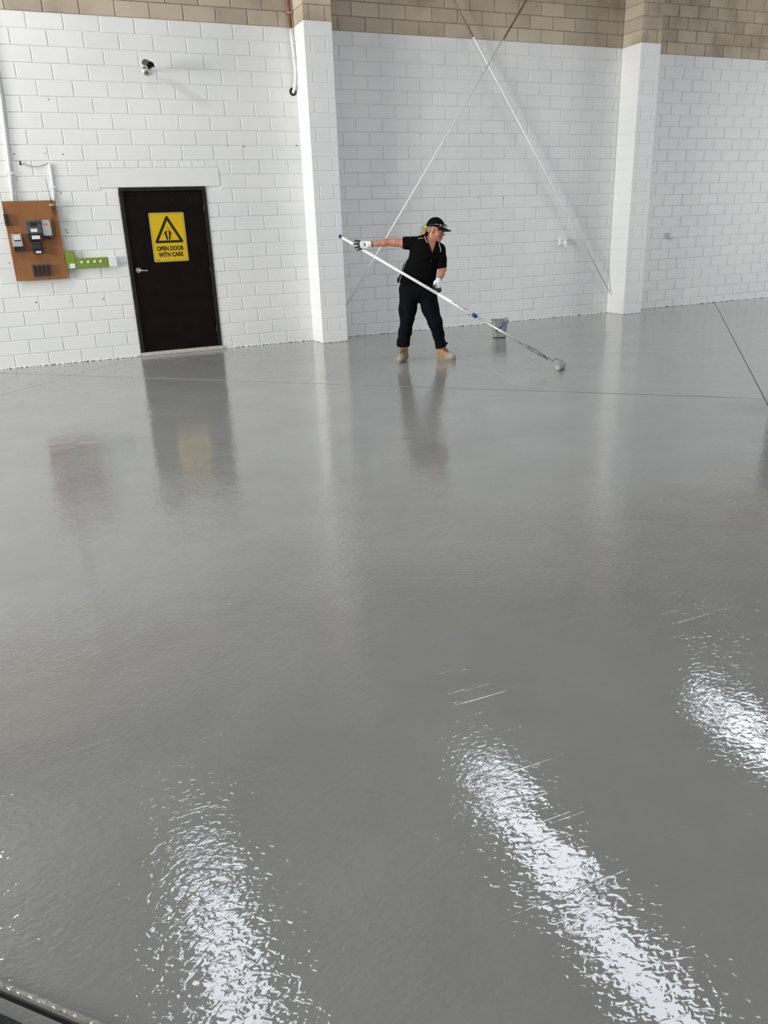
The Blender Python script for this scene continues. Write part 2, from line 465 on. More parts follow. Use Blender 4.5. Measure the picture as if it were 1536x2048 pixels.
def bay(name, x0, x1, phase, cut=None, dz=0.0, rows=28, holes=()):
    """backing wall with recessed mortar faces, then the blocks as its parts"""
    yj = 0.009
    zp = zrow(PAINT_ROWS, dz)
    bm = bmesh.new()
    def strip(a, b, z0, z1, mi):
        vs = [bm.verts.new(p) for p in ((a, yj, z0), (b, yj, z0), (b, yj, z1), (a, yj, z1))]
        f = bm.faces.new(vs); f.material_index = mi
    spans = [(x0, x1, 0.0, zp)]
    if cut:
        cx0, cx1, cz = cut
        spans = [(x0, cx0, 0, zp), (cx1, x1, 0, zp), (cx0, cx1, cz, zp)]
    for a, b, z0, z1 in spans: strip(a, b, z0, z1, 0)
    strip(x0, x1, zp, WALL_H, 1)
    # back of the wall
    vs = [bm.verts.new(p) for p in ((x0, 0.2, 0), (x1, 0.2, 0), (x1, 0.2, WALL_H), (x0, 0.2, WALL_H))]
    bm.faces.new(vs)
    me = bpy.data.meshes.new(name); bm.to_mesh(me); bm.free()
    me.materials.append(M['paint']); me.materials.append(M['mortar'])
    wall = bpy.data.objects.new(name, me); link(wall); tag(wall, kind='structure')
    blocks = []
    for r in range(1, rows + 1):
        z0 = zrow(r - 1, dz) + (JT / 2 if r > 1 else 0); z1 = zrow(r, dz) - JT / 2
        ph = phase + (0 if r % 2 else LB / 2)
        k0 = math.floor((x0 - ph) / LB) - 1
        m = M['paint'] if r <= PAINT_ROWS else M['raw']
        for k in range(k0, k0 + 60):
            a = ph + k * LB + JT / 2; b = a + LB - JT
            a = max(a, x0); b = min(b, x1)
            if b - a < 0.02: continue
            parts = [(a, b)]
            for (hx0, hx1, hz0, hz1) in holes:
                if z1 > hz0 + 0.01 and z0 < hz1 - 0.01:
                    np_ = []
                    for (p, q) in parts:
                        if q <= hx0 or p >= hx1: np_.append((p, q))
                        else:
                            if hx0 - p > 0.03: np_.append((p, hx0))
                            if q - hx1 > 0.03: np_.append((hx1, q))
                    parts = np_
            for p, q in parts:
                blocks.append((p, 0.0, z0, q - p, z1 - z0, 0.05, m))
    return wall, blocks

DOOR = (0.745, 1.832, 2.085)
wl, bl = bay('wall_back_left', -3.2, P1[0], 0.0, cut=(DOOR[0], DOOR[1], DOOR[2]), rows=27,
             holes=((DOOR[0] - 0.004, DOOR[1] + 0.004, 0, 2.0), (0.536, 2.037, zrow(12) + 0.01, zrow(14) - 0.02)))
# half-height bricks and the smooth lintel over the door
xb = 0.541
zt = zrow(14)
bl += [(xb + k * 0.1665, 0.0, 2.312, 0.1665 - JT, zt - JT / 2 - 2.312, 0.05, M['paint']) for k in range(9)]
lay_blocks(wl, bl)
lint = box('lintel', (0.541, -0.004, 2.0885), (2.032, 0.05, 2.303), M['paint'], wl, bevel=0.004)

wm, bmid = bay('wall_back_middle', P1[1], P2[0], 4.7789, rows=27)
lay_blocks(wm, bmid)
wr, br = bay('wall_back_right', P2[1], 13.2, 9.9091, dz=-0.043, rows=29)
lay_blocks(wr, br)

def pier(name, px, label):
    x0, x1 = px
    w = x1 - x0
    root_me = bpy.data.meshes.new(name)
    bm = bmesh.new()
    g = 0.006
    zp = zrow(PAINT_ROWS)
    for z0, z1, mi in ((0, zp, 0), (zp, WALL_H, 1)):
        n0 = len(bm.faces)
        add_box(bm, (x0 + g, -PD + g, z0), (x1 - g, 0.02, z1))
        bm.faces.ensure_lookup_table()
        for f in list(bm.faces)[n0:]: f.material_index = mi
    bmesh.ops.recalc_face_normals(bm, faces=bm.faces)
    bm.to_mesh(root_me); bm.free()
    root_me.materials.append(M['paint']); root_me.materials.append(M['mortar'])
    root = bpy.data.objects.new(name, root_me); link(root); tag(root, kind='structure')
    cache = {}
    def pb(xa, xb, ya, yb, z0, z1, m):
        key = (round(xb - xa, 3), round(yb - ya, 3), round(z1 - z0, 3), m.name)
        if key not in cache:
            b2 = bmesh.new(); add_box(b2, (0, 0, 0), (xb - xa, yb - ya, z1 - z0), 0.004, 1)
            bmesh.ops.recalc_face_normals(b2, faces=b2.faces)
            me = bpy.data.meshes.new('block'); b2.to_mesh(me); b2.free(); me.materials.append(m); cache[key] = me
        o = bpy.data.objects.new('block', cache[key]); link(o, root)
        o.location = (xa + random.uniform(-.0008, .0008), ya + random.uniform(-.001, .001), z0)
    for r in range(1, 32):
        z0 = zrow(r - 1) + (JT / 2 if r > 1 else 0); z1 = zrow(r) - JT / 2
        m = M['paint'] if r <= PAINT_ROWS else M['raw']
        if r % 2:
            pb(x0, x1, -PD, 0.0, z0, z1, m)
        else:
            s = 0.088
            pb(x0, x0 + s - JT / 2, -PD, 0.0, z0, z1, m)
            pb(x0 + s + JT / 2, x1 - s - JT / 2, -PD, 0.0, z0, z1, m)
            pb(x1 - s + JT / 2, x1, -PD, 0.0, z0, z1, m)
    return root
pier('wall_pier_left', P1, '')
pier('wall_pier_right', P2, '')

# ragged bead of paint and mortar where the walls meet the floor, and old plug holes
def crust(wall, a, b):
    n = int((Vector(b) - Vector(a)).length / 0.012) + 2
    bm = bmesh.new()
    add_tube(bm, [Vector(a).lerp(Vector(b), i / (n - 1)) + Vector((0, random.uniform(-.004, .003), random.uniform(-.004, .002))) for i in range(n)],
             [max(0.002, random.gauss(0.008, 0.004)) for i in range(n)], 6)
    bm_obj('paint_crust', bm, M['paint'], wall)
crust(wl, (-1.6, 0, 0.004), (DOOR[0] - 0.01, 0, 0.004)); crust(wl, (DOOR[1] + 0.01, 0, 0.004), (P1[0], 0, 0.004))
crust(wm, (P1[1], 0, 0.004), (P2[0], 0, 0.004)); crust(wr, (P2[1], 0, 0.004), (12.9, 0, 0.004))
def plug_holes(wall, spots):
    for (x, z) in spots:
        r = random.uniform(0.005, 0.009)
        lathe('plug_hole', [(0, r), (0.0015, r * 0.8)], (x, -0.001, z), (0, -1, 0), M['joint_dark'], wall, seg=8)
plug_holes(wl, [(-0.374, 2.47), (-0.034, 2.478), (0.166, 2.467), (0.071, 2.037), (0.064, 1.614), (0.071, 1.584), (-0.432, 0.78), (-0.034, 0.77), (0.372, 0.768), (0.104, 3.052), (-0.651, 1.261), (2.186, 2.569), (2.396, 2.557), (3.114, 2.571)])
plug_holes(wm, [(6.355, 1.855), (5.925, 1.87), (4.978, 2.726), (7.124, 2.205)])

# ------------------------------------------------------------------ floor: slabs between saw-cut joints (the grid lies askew to the wall)
def clip(poly, p, n):
    """keep the side where (q-p).n > 0"""
    out = []
    for i in range(len(poly)):
        a = poly[i]; b = poly[(i + 1) % len(poly)]
        da = (a[0] - p[0]) * n[0] + (a[1] - p[1]) * n[1]; db = (b[0] - p[0]) * n[0] + (b[1] - p[1]) * n[1]
        if da >= 0: out.append(a)
        if da * db < 0:
            t = da / (da - db); out.append((a[0] + (b[0] - a[0]) * t, a[1] + (b[1] - a[1]) * t))
    return out

RX = (-20.0, 24.0); RY = (-17.0, 0.0)
def line_n(a, b):
    d = Vector((b[0] - a[0], b[1] - a[1])).normalized(); return (-d.y, d.x)
J = [((-0.983, -0.29), (5.167, -6.162), 0.024), ((-0.957, -1.905), (0.643, -0.102), 0.006),
     ((10.739, -0.162), (4.987, -6.352), 0.007), ((8.139, -0.427), (9.999, -1.955), 0.006)]
J5 = ((-0.834, -9.464), (-0.671, -9.632), 0.014)
pieces = [([(RX[0], RY[0]), (RX[1], RY[0]), (RX[1], RY[1]), (RX[0], RY[1])])]
for a, b, gap in J + [J5]:
    n = line_n(a, b); new = []
    for poly in pieces:
        p1 = clip(poly, (a[0] + n[0] * gap / 2, a[1] + n[1] * gap / 2), n)
        p2 = clip(poly, (a[0] - n[0] * gap / 2, a[1] - n[1] * gap / 2), (-n[0], -n[1]))
        # the thin joint runs only inside the slab it was cut in
        new += [q for q in (p1, p2) if len(q) > 2]
    pieces = new
floor = box('floor', (RX[0], RY[0], -0.2), (RX[1], RY[1] + 0.2, -0.014), M['joint_dark']); tag(floor, kind='structure')
for poly in pieces:
    bm = bmesh.new()
    top = [bm.verts.new((x, y, 0)) for x, y in poly]; bot = [bm.verts.new((x, y, -0.05)) for x, y in poly]
    bm.faces.new(top)
    for i in range(len(poly)):
        j = (i + 1) % len(poly); bm.faces.new((top[i], bot[i], bot[j], top[j]))
    tops = [e for e in bm.edges if all(v.co.z == 0 for v in e.verts)]
    bmesh.ops.bevel(bm, geom=tops, offset=0.0025, segments=2, affect='EDGES', profile=0.5)
    bm_obj('floor_slab', bm, M['floor'], floor)
# wet rounded lip along the nearest joint and the mat beyond it
dj = Vector((J5[1][0] - J5[0][0], J5[1][1] - J5[0][1], 0)).normalized(); nj = Vector((-dj.y, dj.x, 0))
if nj.y < 0: nj = -nj
a0 = Vector((J5[0][0], J5[0][1], 0))
pts = []
for i in range(400):
    s = -0.8 + i * 0.006
    q = a0 + dj * s + nj * (0.016 + random.uniform(-.001, .001)); q.z = 0.0005 + random.uniform(-.0012, .0012)
    pts.append(q)
lip = tube('floor_lip', pts, [random.uniform(0.0045, 0.0075) for _ in pts], M['floor'], floor, seg=12)
matr = empty('floor_mat', tuple(a0 - nj * 0.04), math.atan2(dj.y, dj.x))
sgn = -1 if (Matrix.Rotation(math.atan2(dj.y, dj.x), 3, 'Z') @ Vector((0, 1, 0))).dot(nj) > 0 else 1
bm = bmesh.new()
edge = []
for i in range(61):
    s = -0.9 + i * 0.03
    edge.append((s, sgn * (0.012 * (s * 3.0) ** 2 * 0.6 + random.uniform(-.0015, .0015))))
vt = [bm.verts.new((x, y, 0.010)) for x, y in edge] + [bm.verts.new((0.9, sgn * 0.7, 0.010)), bm.verts.new((-0.9, sgn * 0.7, 0.010))]
fc = bm.faces.new(vt); r_ = bmesh.ops.extrude_face_region(bm, geom=[fc])
for v in r_['geom']:
    if isinstance(v, bmesh.types.BMVert): v.co.z = 0.0
bmesh.ops.triangulate(bm, faces=[q for q in bm.faces if len(q.verts) > 4])
bm_obj('mat_pad', bm, M['mat'], matr)
tag(matr, 'black fibrous mat in the bottom left corner beyond the floor joint', 'mat')

# ------------------------------------------------------------------ rest of the shed: roof with translucent sheets, side walls
def roof_z(y): return WALL_H - 0.1 * y
skx = [-16.4, -12.2, -8.05, -3.9, 0.25, 4.34, 8.5, 12.7, 16.9, 21.0]; SW = 0.60; SY1 = -7.7; SY0 = -2.86
bm = bmesh.new()
def roof_quad(x0, x1, y0, y1):
    bm.faces.new([bm.verts.new((x, y, roof_z(y))) for x, y in ((x0, y0), (x0, y1), (x1, y1), (x1, y0))])
roof_quad(RX[0], RX[1], 0.2, SY0)
xs = [RX[0]]
for s in skx: xs += [s - SW / 2, s + SW / 2]
xs.append(RX[1])
for i in range(0, len(xs), 2): roof_quad(xs[i], xs[i + 1], SY0, SY1)
roof_quad(RX[0], RX[1], SY1, RY[0])
ceil = bm_obj('ceiling', bm, M['roof']); tag(ceil, kind='structure')
for k in range(8):
    y = -1.4 - 2.0 * k
    box('purlin', (RX[0], y - 0.03, roof_z(y) - 0.19), (RX[1], y + 0.03, roof_z(y) - 0.012), M['roof'], ceil)
for i, s in enumerate(skx):
    v = [(x, y, roof_z(y) + 0.03) for x, y in ((s - SW / 2, SY0), (s + SW / 2, SY0), (s + SW / 2, SY1), (s - SW / 2, SY1))]
    o = mesh_obj('window_%d' % (i + 1), v, [(0, 1, 2, 3)], M['skylight']); tag(o, kind='structure')
wlft = bmesh.new()
add_box(wlft, (RX[0] - 0.15, -4.5, 0), (RX[0], 0.2, 7.4)); add_box(wlft, (RX[0] - 0.15, RY[0], 0), (RX[0], -11.0, 7.4)); add_box(wlft, (RX[0] - 0.15, -11.0, 4.5), (RX[0], -4.5, 7.4))
tag(bm_obj('wall_left', wlft, M['sidewall']), kind='structure')
wrgt = bmesh.new()
add_box(wrgt, (RX[1], -4.5, 0), (RX[1] + 0.15, 0.2, 7.4)); add_box(wrgt, (RX[1], RY[0], 0), (RX[1] + 0.15, -11.0, 7.4)); add_box(wrgt, (RX[1], -11.0, 4.5), (RX[1] + 0.15, -4.5, 7.4))  # opening shaped for the added fill light
tag(bm_obj('wall_right', wrgt, M['sidewall']), kind='structure')
tag(box('wall_front', (RX[0], RY[0] - 0.15, 0), (RX[1], RY[0], 7.4), M['sidewall']), kind='structure')
tag(box('wall_back_far', (13.2, 0.0, 0), (RX[1], 0.2, WALL_H), M['paint']), kind='structure')
tag(box('wall_back_end', (RX[0], 0.0, 0), (-3.2, 0.2, WALL_H), M['paint']), kind='structure')

# high-bay lamp left of the frame
lp = empty('high_bay_lamp', (-2.4, -2.1, 5.45)); tag(lp, 'round high-bay lamp hanging under the roof left of the door', 'lamp')
lathe('reflector', [(0.03, 0.17), (0.05, 0.17), (0.16, 0.09), (0.18, 0.09)], (0, 0, 0), (0, 0, 1), M['steel'], lp)
lathe('housing', [(0.18, 0.075), (0.30, 0.07)], (0, 0, 0), (0, 0, 1), M['dkgrey'], lp)
tube('hanger', [(0, 0, 0.30), (0, 0, 0.36)], 0.006, M['wire'], lp)
ld = bpy.data.lights.new('lamp_light', 'POINT'); ld.shadow_soft_size = 0.09; ld.energy = LAMP_W; ld.color = (1.0, 0.97, 0.92)
lo = bpy.data.objects.new('lamp_light', ld); link(lo, lp); lo.location = (0, 0, -0.10)

# ------------------------------------------------------------------ door with its frame, lever, hinges, sill
door = empty('door_1', (DOOR[0], 0, 0)); tag(door, kind='structure')
DW = DOOR[1] - DOOR[0]; DH = DOOR[2]
box('door_frame_side', (0, -0.012, 0.0), (0.045, 0.10, DH), M['door_frame'], door, 0.003)
box('door_frame_side', (DW - 0.045, -0.012, 0.0), (DW, 0.10, DH), M['door_frame'], door, 0.003)
box('door_frame_head', (0.045, -0.012, DH - 0.045), (DW - 0.045, 0.10, DH), M['door_frame'], door, 0.003)
leaf = box('door_leaf', (0.05, 0.012, 0.055), (DW - 0.05, 0.055, DH - 0.05), M['door'], door, 0.003)
box('door_sill', (0.0, -0.035, 0.0), (DW + 0.01, 0.12, 0.045), M['sill'], door, 0.006)
hd = lathe('handle_rose', [(0, 0.034), (0.006, 0.034), (0.010, 0.030)], (0.112, 0.012, 1.095), (0, -1, 0), M['steel'], leaf)
tube('handle_lever', [(0.112, 0.0, 1.095), (0.112, -0.045, 1.095), (0.125, -0.055, 1.094), (0.17, -0.057, 1.090), (0.218, -0.052, 1.086)], [0.011, 0.011, 0.012, 0.011, 0.009], M['steel'], leaf)
for z in (0.26, 1.05, 1.82):
    tube('hinge', [(DW - 0.047, -0.004, z - 0.05), (DW - 0.047, -0.004, z + 0.05)], 0.008, M['door_frame'], door)
for x in (1.396, 1.626):
    for dz in (-0.012, 0.012):
        lathe('bolt_hole', [(0, 0.008), (0.004, 0.007)], (x - DOOR[0], 0.0125, 1.931 + dz), (0, -1, 0), M['black'], leaf, seg=10)
box('void_behind', (0.0, 0.10, 0.0), (DW, 0.16, DH), M['black'], door)

# ------------------------------------------------------------------ the sign on the door
sg = empty('warning_sign', (1.072, 0.0105, 1.182)); tag(sg, 'yellow OPEN DOOR WITH CARE warning sign on the dark door', 'sign')
SWD, SHT = 0.445, 0.60
def rrect(w, h, r, x0=0, z0=0, n=6):
    p = []
    for cx, cz, a0 in ((w - r, r, -90), (w - r, h - r, 0), (r, h - r, 90), (r, r, 180)):
        for k in range(n + 1):
            a = math.radians(a0 + 90 * k / n); p.append((x0 + cx + r * math.cos(a), z0 + cz + r * math.sin(a)))
    return p
prism('sign_plate', rrect(SWD, SHT, 0.018), 0.0, -0.0025, M['sign_edge'], sg)
prism('border_line', rrect(SWD - 0.02, SHT - 0.02, 0.012, 0.01, 0.01), -0.0026, -0.0031, M['ink'], sg)
prism('sign_face', rrect(SWD - 0.028, SHT - 0.028, 0.009, 0.014, 0.014), -0.0032, -0.0038, M['sign_y'], sg)
def tri(cx, z0, w, h, r):
    pts = [(cx - w / 2, z0), (cx + w / 2, z0), (cx, z0 + h)]
    out = []
    for i in range(3):
        p = Vector(pts[i]); a = (Vector(pts[i - 1]) - p).normalized(); b = (Vector(pts[(i + 1) % 3]) - p).normalized()
        bis = (a + b).normalized(); half = math.acos(max(-1, min(1, a.dot(b)))) / 2
        c = p + bis * (r / math.sin(half))
        s = p + a * (r / math.tan(half)); e = p + b * (r / math.tan(half))
        a0 = math.atan2(s.y - c.y, s.x - c.x); a1 = math.atan2(e.y - c.y, e.x - c.x)
        while a1 < a0: a1 += 2 * math.pi
        if a1 - a0 > math.pi: a1 -= 2 * math.pi
        for k in range(7):
            t = a0 + (a1 - a0) * k / 6; out.append((c.x + r * math.cos(t), c.y + r * math.sin(t)))
    return out
CX = SWD / 2
t_out = prism('warning_triangle', tri(CX, 0.232, 0.382, 0.345, 0.017), -0.0039, -0.0044, M['ink'], sg)
prism('triangle_field', tri(CX, 0.263, 0.268, 0.242, 0.004), -0.0045, -0.0050, M['sign_y'], t_out)
def flat_line(bm, pts, w, y=-0.0051):
    for (a, b) in zip(pts[:-1], pts[1:]):
        a = Vector(a); b = Vector(b); d = (b - a).normalized(); n = Vector((-d.y, d.x)) * w / 2
        a2 = a - d * w * 0.3; b2 = b + d * w * 0.3
        bm.faces.new([bm.verts.new((q.x, y, q.y)) for q in (a2 - n, b2 - n, b2 + n, a2 + n)])
def disc(bm, c, r, y=-0.0052):
    bm.faces.new([bm.verts.new((c[0] + r * math.cos(k * math.pi / 6), y, c[1] + r * math.sin(k * math.pi / 6))) for k in range(12)])
bm = bmesh.new()   # the pictogram's door leaves and two walkers
x = CX + 0.005
flat_line(bm, [(x - 0.020, 0.275), (x - 0.020, 0.425), (x + 0.002, 0.402), (x + 0.002, 0.285), (x - 0.020, 0.275)], 0.003)
flat_line(bm, [(x + 0.036, 0.275), (x + 0.036, 0.425), (x + 0.010, 0.402), (x + 0.010, 0.285), (x + 0.036, 0.275)], 0.003)
for (ox, s) in ((x - 0.048, 1), (x + 0.020, -1)):
    disc(bm, (ox + 0.006 * s, 0.372), 0.0085)
    flat_line(bm, [(ox + 0.004 * s, 0.358), (ox + 0.014 * s, 0.318)], 0.019)
    flat_line(bm, [(ox + 0.012 * s, 0.322), (ox + 0.022 * s, 0.298), (ox + 0.020 * s, 0.272)], 0.010)
    flat_line(bm, [(ox + 0.010 * s, 0.320), (ox + 0.008 * s, 0.296), (ox + 0.018 * s, 0.272)], 0.009)
    flat_line(bm, [(ox + 0.004 * s, 0.356), (ox - 0.014 * s, 0.350), (ox - 0.022 * s, 0.334)], 0.007)
    flat_line(bm, [(ox + 0.006 * s, 0.356), (ox + 0.020 * s, 0.362), (ox + 0.026 * s, 0.378)], 0.007)
for v in list(bm.verts): pass
bmesh.ops.solidify(bm, geom=list(bm.faces), thickness=0.0004)
bm_obj('door_pictogram', bm, M['ink'], sg)
def lettering(name, text, size, cx, z, y, material, parent, bold=0.0, width=None):
    cu = bpy.data.curves.new(name, 'FONT'); cu.body = text; cu.size = size; cu.align_x = 'CENTER'; cu.offset = bold; cu.extrude = 0.0004
    tmp = bpy.data.objects.new(name, cu); COL.objects.link(tmp)
    dg = bpy.context.evaluated_depsgraph_get()
    me = bpy.data.meshes.new_from_object(tmp.evaluated_get(dg))
    bpy.data.objects.remove(tmp)
    me.materials.clear(); me.materials.append(material)
    o = bpy.data.objects.new(name, me); link(o, parent)
    o.location = (cx, y, z); o.rotation_euler = (math.radians(90), 0, 0)
    if width:
        xs_ = [v.co.x for v in me.vertices]; k = width / (max(xs_) - min(xs_)); o.scale = (k, 1, 1)
    return o
lettering('lettering', 'OPEN DOOR', 0.073, CX, 0.140, -0.0042, M['ink'], sg, 0.003, 0.345)
lettering('lettering', 'WITH CARE', 0.073, CX, 0.064, -0.0042, M['ink'], sg, 0.003, 0.318)
box('fine_print', (0.03, -0.0042, 0.020), (0.075, -0.0037, 0.026), M['ink'], sg)

# ------------------------------------------------------------------ electricity board
eb = empty('meter_board', (-0.606, 0, 1.045)); tag(eb, 'brown varnished meter board with electricity meters on the white wall', 'meter board')
BW, BH = 0.595, 0.905
box('batten', (0.03, -0.042, 0.02), (0.07, -0.001, BH - 0.02), M['ply_edge'], eb); box('batten', (BW - 0.07, -0.042, 0.02), (BW - 0.03, -0.001, BH - 0.02), M['ply_edge'], eb)
box('panel', (0, -0.062, 0), (BW, -0.042, BH), M['ply'], eb, 0.002)
box('painted_edge', (-0.004, -0.058, BH), (BW * 0.96, -0.040, BH + 0.006), M['green'], eb)
FY = -0.062
def bx(name, x0, x1, z0, z1, dep, m, par=eb, bev=0.005, y=FY):   # board coordinates from wall coordinates
    return box(name, (x0 + 0.606, y - dep, z0 - 1.045), (x1 + 0.606, y, z1 - 1.045), m, par, bev)
mt = bx('main_meter', -0.388, -0.222, 1.585, 1.737, 0.075, M['dkgrey'])
bx('meter_window', -0.345, -0.262, 1.668, 1.712, 0.002, M['black'], mt, 0.0, FY - 0.075)
for (x, z) in ((-0.372, 1.712), (-0.372, 1.69), (-0.240, 1.715), (-0.240, 1.70)):
    lathe('meter_button', [(0, 0.006), (0.004, 0.005)], (x + 0.606, FY - 0.075, z - 1.045), (0, -1, 0), M['black'], mt, seg=10)
bx('paper_label', -0.345, -0.272, 1.602, 1.640, 0.001, M['label'], mt, 0.0, FY - 0.075)
mc = bx('terminal_cover', -0.385, -0.218, 1.505, 1.583, 0.085, M['black'])
bx('paper_label', -0.347, -0.255, 1.522, 1.562, 0.001, M['label'], mc, 0.0, FY - 0.085)
md = bx('communication_module', -0.216, -0.112, 1.553, 1.735, 0.06, M['grey'])
bx('orange_sticker', -0.190, -0.145, 1.672, 1.695, 0.001, M['orange'], md, 0.0, FY - 0.06)
for x in (-0.206, -0.122):
    for z in (1.563, 1.725):
        lathe('screw', [(0, 0.005), (0.003, 0.004)], (x + 0.606, FY - 0.06, z - 1.045), (0, -1, 0), M['black'], md, seg=8)
bx('connector', -0.195, -0.135, 1.530, 1.553, 0.04, M['black'])
rl = bx('relay', -0.357, -0.250, 1.355, 1.500, 0.07, M['black'])
for k in range(5): bx('relay_fin', -0.340 + k * 0.016, -0.334 + k * 0.016, 1.42, 1.49, 0.006, M['dkgrey'], rl, 0.0, FY - 0.07)
bx('paper_label', -0.330, -0.270, 1.362, 1.385, 0.001, M['label'], rl, 0.0, FY - 0.07)
for x in (-0.365, -0.242): bx('relay_lug', x - 0.01, x + 0.01, 1.40, 1.415, 0.02, M['black'])
sm = bx('small_meter', -0.568, -0.460, 1.445, 1.588, 0.07, M['grey'])
bx('dial_window', -0.545, -0.480, 1.52, 1.57, 0.002, M['label'], sm, 0.0, FY - 0.07)
bx('register_strip', -0.545, -0.475, 1.507, 1.520, 0.003, M['black'], sm, 0.0, FY - 0.07)
tube('dial_needle', [(-0.50 + .606, FY - 0.074, 1.53 - 1.045), (-0.52 + .606, FY - 0.074, 1.555 - 1.045)], 0.0015, M['orange'], sm, seg=6)
bx('terminal_cover', -0.566, -0.455, 1.388, 1.443, 0.075, M['black'])
lathe('screw', [(0, 0.006), (0.003, 0.005)], (-0.475 + .606, FY - 0.075, 1.40 - 1.045), (0, -1, 0), M['steel'], eb, seg=8)
tube('hanger_loop', [(-0.53 + .606, FY - .02, 1.588 - 1.045), (-0.52 + .606, FY - .02, 1.605 - 1.045), (-0.505 + .606, FY - .02, 1.605 - 1.045), (-0.495 + .606, FY - .02, 1.588 - 1.045)], 0.003, M['black'], eb, seg=6)
fs = bx('fuse_rack', -0.408, -0.205, 1.090, 1.230, 0.018, M['dkgrey'], eb, 0.004)
for k in range(8):
    bx('fuse', -0.398 + k * 0.0238, -0.380 + k * 0.0238, 1.102, 1.218, 0.028, (M['copper_fuse'], M['black'])[k % 2], fs, 0.003, FY - 0.018)
    lathe('fuse_screw', [(0, 0.004), (0.003, 0.003)], (-0.389 + k * 0.0238 + .606, FY - 0.046, (1.12 if k % 2 else 1.195) - 1.045), (0, -1, 0), M['steel'], fs, seg=8)
bs = bx('switch_strip', -0.612, -0.570, 1.680, 1.815, 0.05, M['black'])
for z in (1.70, 1.75, 1.79): lathe('screw', [(0, 0.005), (0.003, 0.004)], (-0.591 + .606, FY - 0.05, z - 1.045), (0, -1, 0), M['steel'], bs, seg=8)
tube('strip_cable', [(-0.60 + .606, FY - .02, 1.815 - 1.045), (-0.600 + .606, FY - .012, 1.85 - 1.045), (-0.597 + .606, FY - .006, 1.875 - 1.045)], 0.004, M['cable'], eb, seg=6)
# whip aerial standing on its magnetic foot, cable coiled beneath
lathe('aerial_foot', [(0, 0.034), (0.006, 0.034), (0.012, 0.022), (0.02, 0.008)], (-0.058 + .606, FY - 0.035, 1.898 - 1.045), (0, 0, 1), M['steel'], eb)
box('aerial_bracket', (-0.075 + .606, FY - 0.06, 1.892 - 1.045), (-0.04 + .606, FY, 1.897 - 1.045), M['steel'], eb)
tube('aerial_whip', [(-0.058 + .606, FY - 0.035, 1.915 - 1.045), (-0.063 + .606, FY - .035, 1.975 - 1.045), (-0.064 + .606, FY - .035, 1.985 - 1.045), (-0.079 + .606, FY - .035, 2.20 - 1.045)], [0.006, 0.005, 0.003, 0.0022], M['black'], eb, seg=8)
lp_ = [(-0.065 + .606, FY - 0.03, 1.893 - 1.045)]
for k in range(15):
    a = math.radians(100 + k * 26); lp_.append((-0.042 + .606 + 0.024 * math.cos(a), FY - 0.012 - 0.001 * k, 1.838 - 1.045 + 0.032 * math.sin(a)))
lp_ += [(-0.075 + .606, FY - .01, 1.76 - 1.045), (-0.070 + .606, FY - .01, 1.64 - 1.045), (-0.080 + .606, FY - .012, 1.565 - 1.045), (-0.105 + .606, FY - .015, 1.522 - 1.045), (-0.14 + .606, FY - .02, 1.512 - 1.045), (-0.165 + .606, FY - .025, 1.535 - 1.045)]
tube('aerial_cable', lp_, 0.0035, M['cable'], eb, seg=6)
for (x, z) in ((-0.142, 1.395), (-0.128, 1.395), (-0.108, 1.395), (-0.098, 1.395)):
    lathe('drill_hole', [(0, 0.004), (0.001, 0.004)], (x + .606, FY - 0.0005, z - 1.045), (0, -1, 0), M['black'], eb, seg=8)
bm = bmesh.new()
def scr(pts): add_tube(bm, [(x + .606, FY - 0.0006, z - 1.045) for x, z in pts], 0.0015, 5)
scr([(-0.155, 1.355), (-0.148, 1.36), (-0.150, 1.335)]); scr([(-0.135, 1.35), (-0.12, 1.355), (-0.125, 1.34), (-0.115, 1.335), (-0.13, 1.325)]); scr([(-0.105, 1.345), (-0.092, 1.345), (-0.10, 1.32)])
bm_obj('pencil_scribble', bm, M['copper_fuse'], eb)

# green painted trunking running from the board towards the door
gt = empty('cable_trunking', (0.0, 0, 1.155)); tag(gt, 'green-painted cable trunking between the meter board and the door', 'trunking')
box('duct', (0.05, -0.055, 0.002), (0.50, -0.001, 0.122), M['green'], gt, 0.006)
box('white_end', (0.50, -0.055, 0.0), (0.602, -0.001, 0.124), M['white'], gt, 0.006)
box('junction_box', (-0.005, -0.06, 0.0), (0.105, -0.001, 0.212), M['green'], gt, 0.006)
box('paint_patch', (0.03, -0.0625, 0.008), (0.095, -0.0595, 0.065), M['white'], gt, 0.001)
for x in (0.179, 0.256, 0.333, 0.404):
    lathe('fixing_dome', [(0, 0.017), (0.006, 0.015), (0.010, 0.008)], (x, -0.055, 0.075), (0, -1, 0), M['label'], gt, seg=12)

# conduits, loose wire
def conduit(name, label, pts, r, clips, group=None):
    c = empty(name, pts[-1]); tag(c, label, 'conduit', group)
    o = Vector(pts[-1])
    tube('conduit_tube', [Vector(p) - o for p in pts], r, M['paint'], c, seg=12)
    for q in clips:
        q = Vector(q) - o
        box('saddle_clip', (q.x - r * 2.0, q.y - r * 1.1, q.z - 0.009), (q.x + r * 2.0, q.y + r * 1.0, q.z + 0.009), M['paint'], c, 0.003)
    return c
conduit('wall_conduit', 'tall white conduit at the left picture edge dropping to the meter board', [(-0.40, -0.022, 4.6), (-0.405, -0.022, 3.08), (-0.455, -0.022, 2.30), (-0.472, -0.03, 1.955)], 0.019, [(-0.457, -0.022, 2.26)])
conduit('wall_conduit', 'short white conduit above the right corner of the meter board', [(-0.005, -0.016, 2.362), (-0.008, -0.016, 2.15), (-0.013, -0.02, 1.96)], 0.015, [(-0.009, -0.016, 2.10)])
lw = empty('loose_wire', (-0.316, 0, 2.37)); tag(lw, 'thin loose wire sagging from a wall hole to the short conduit', 'wire')
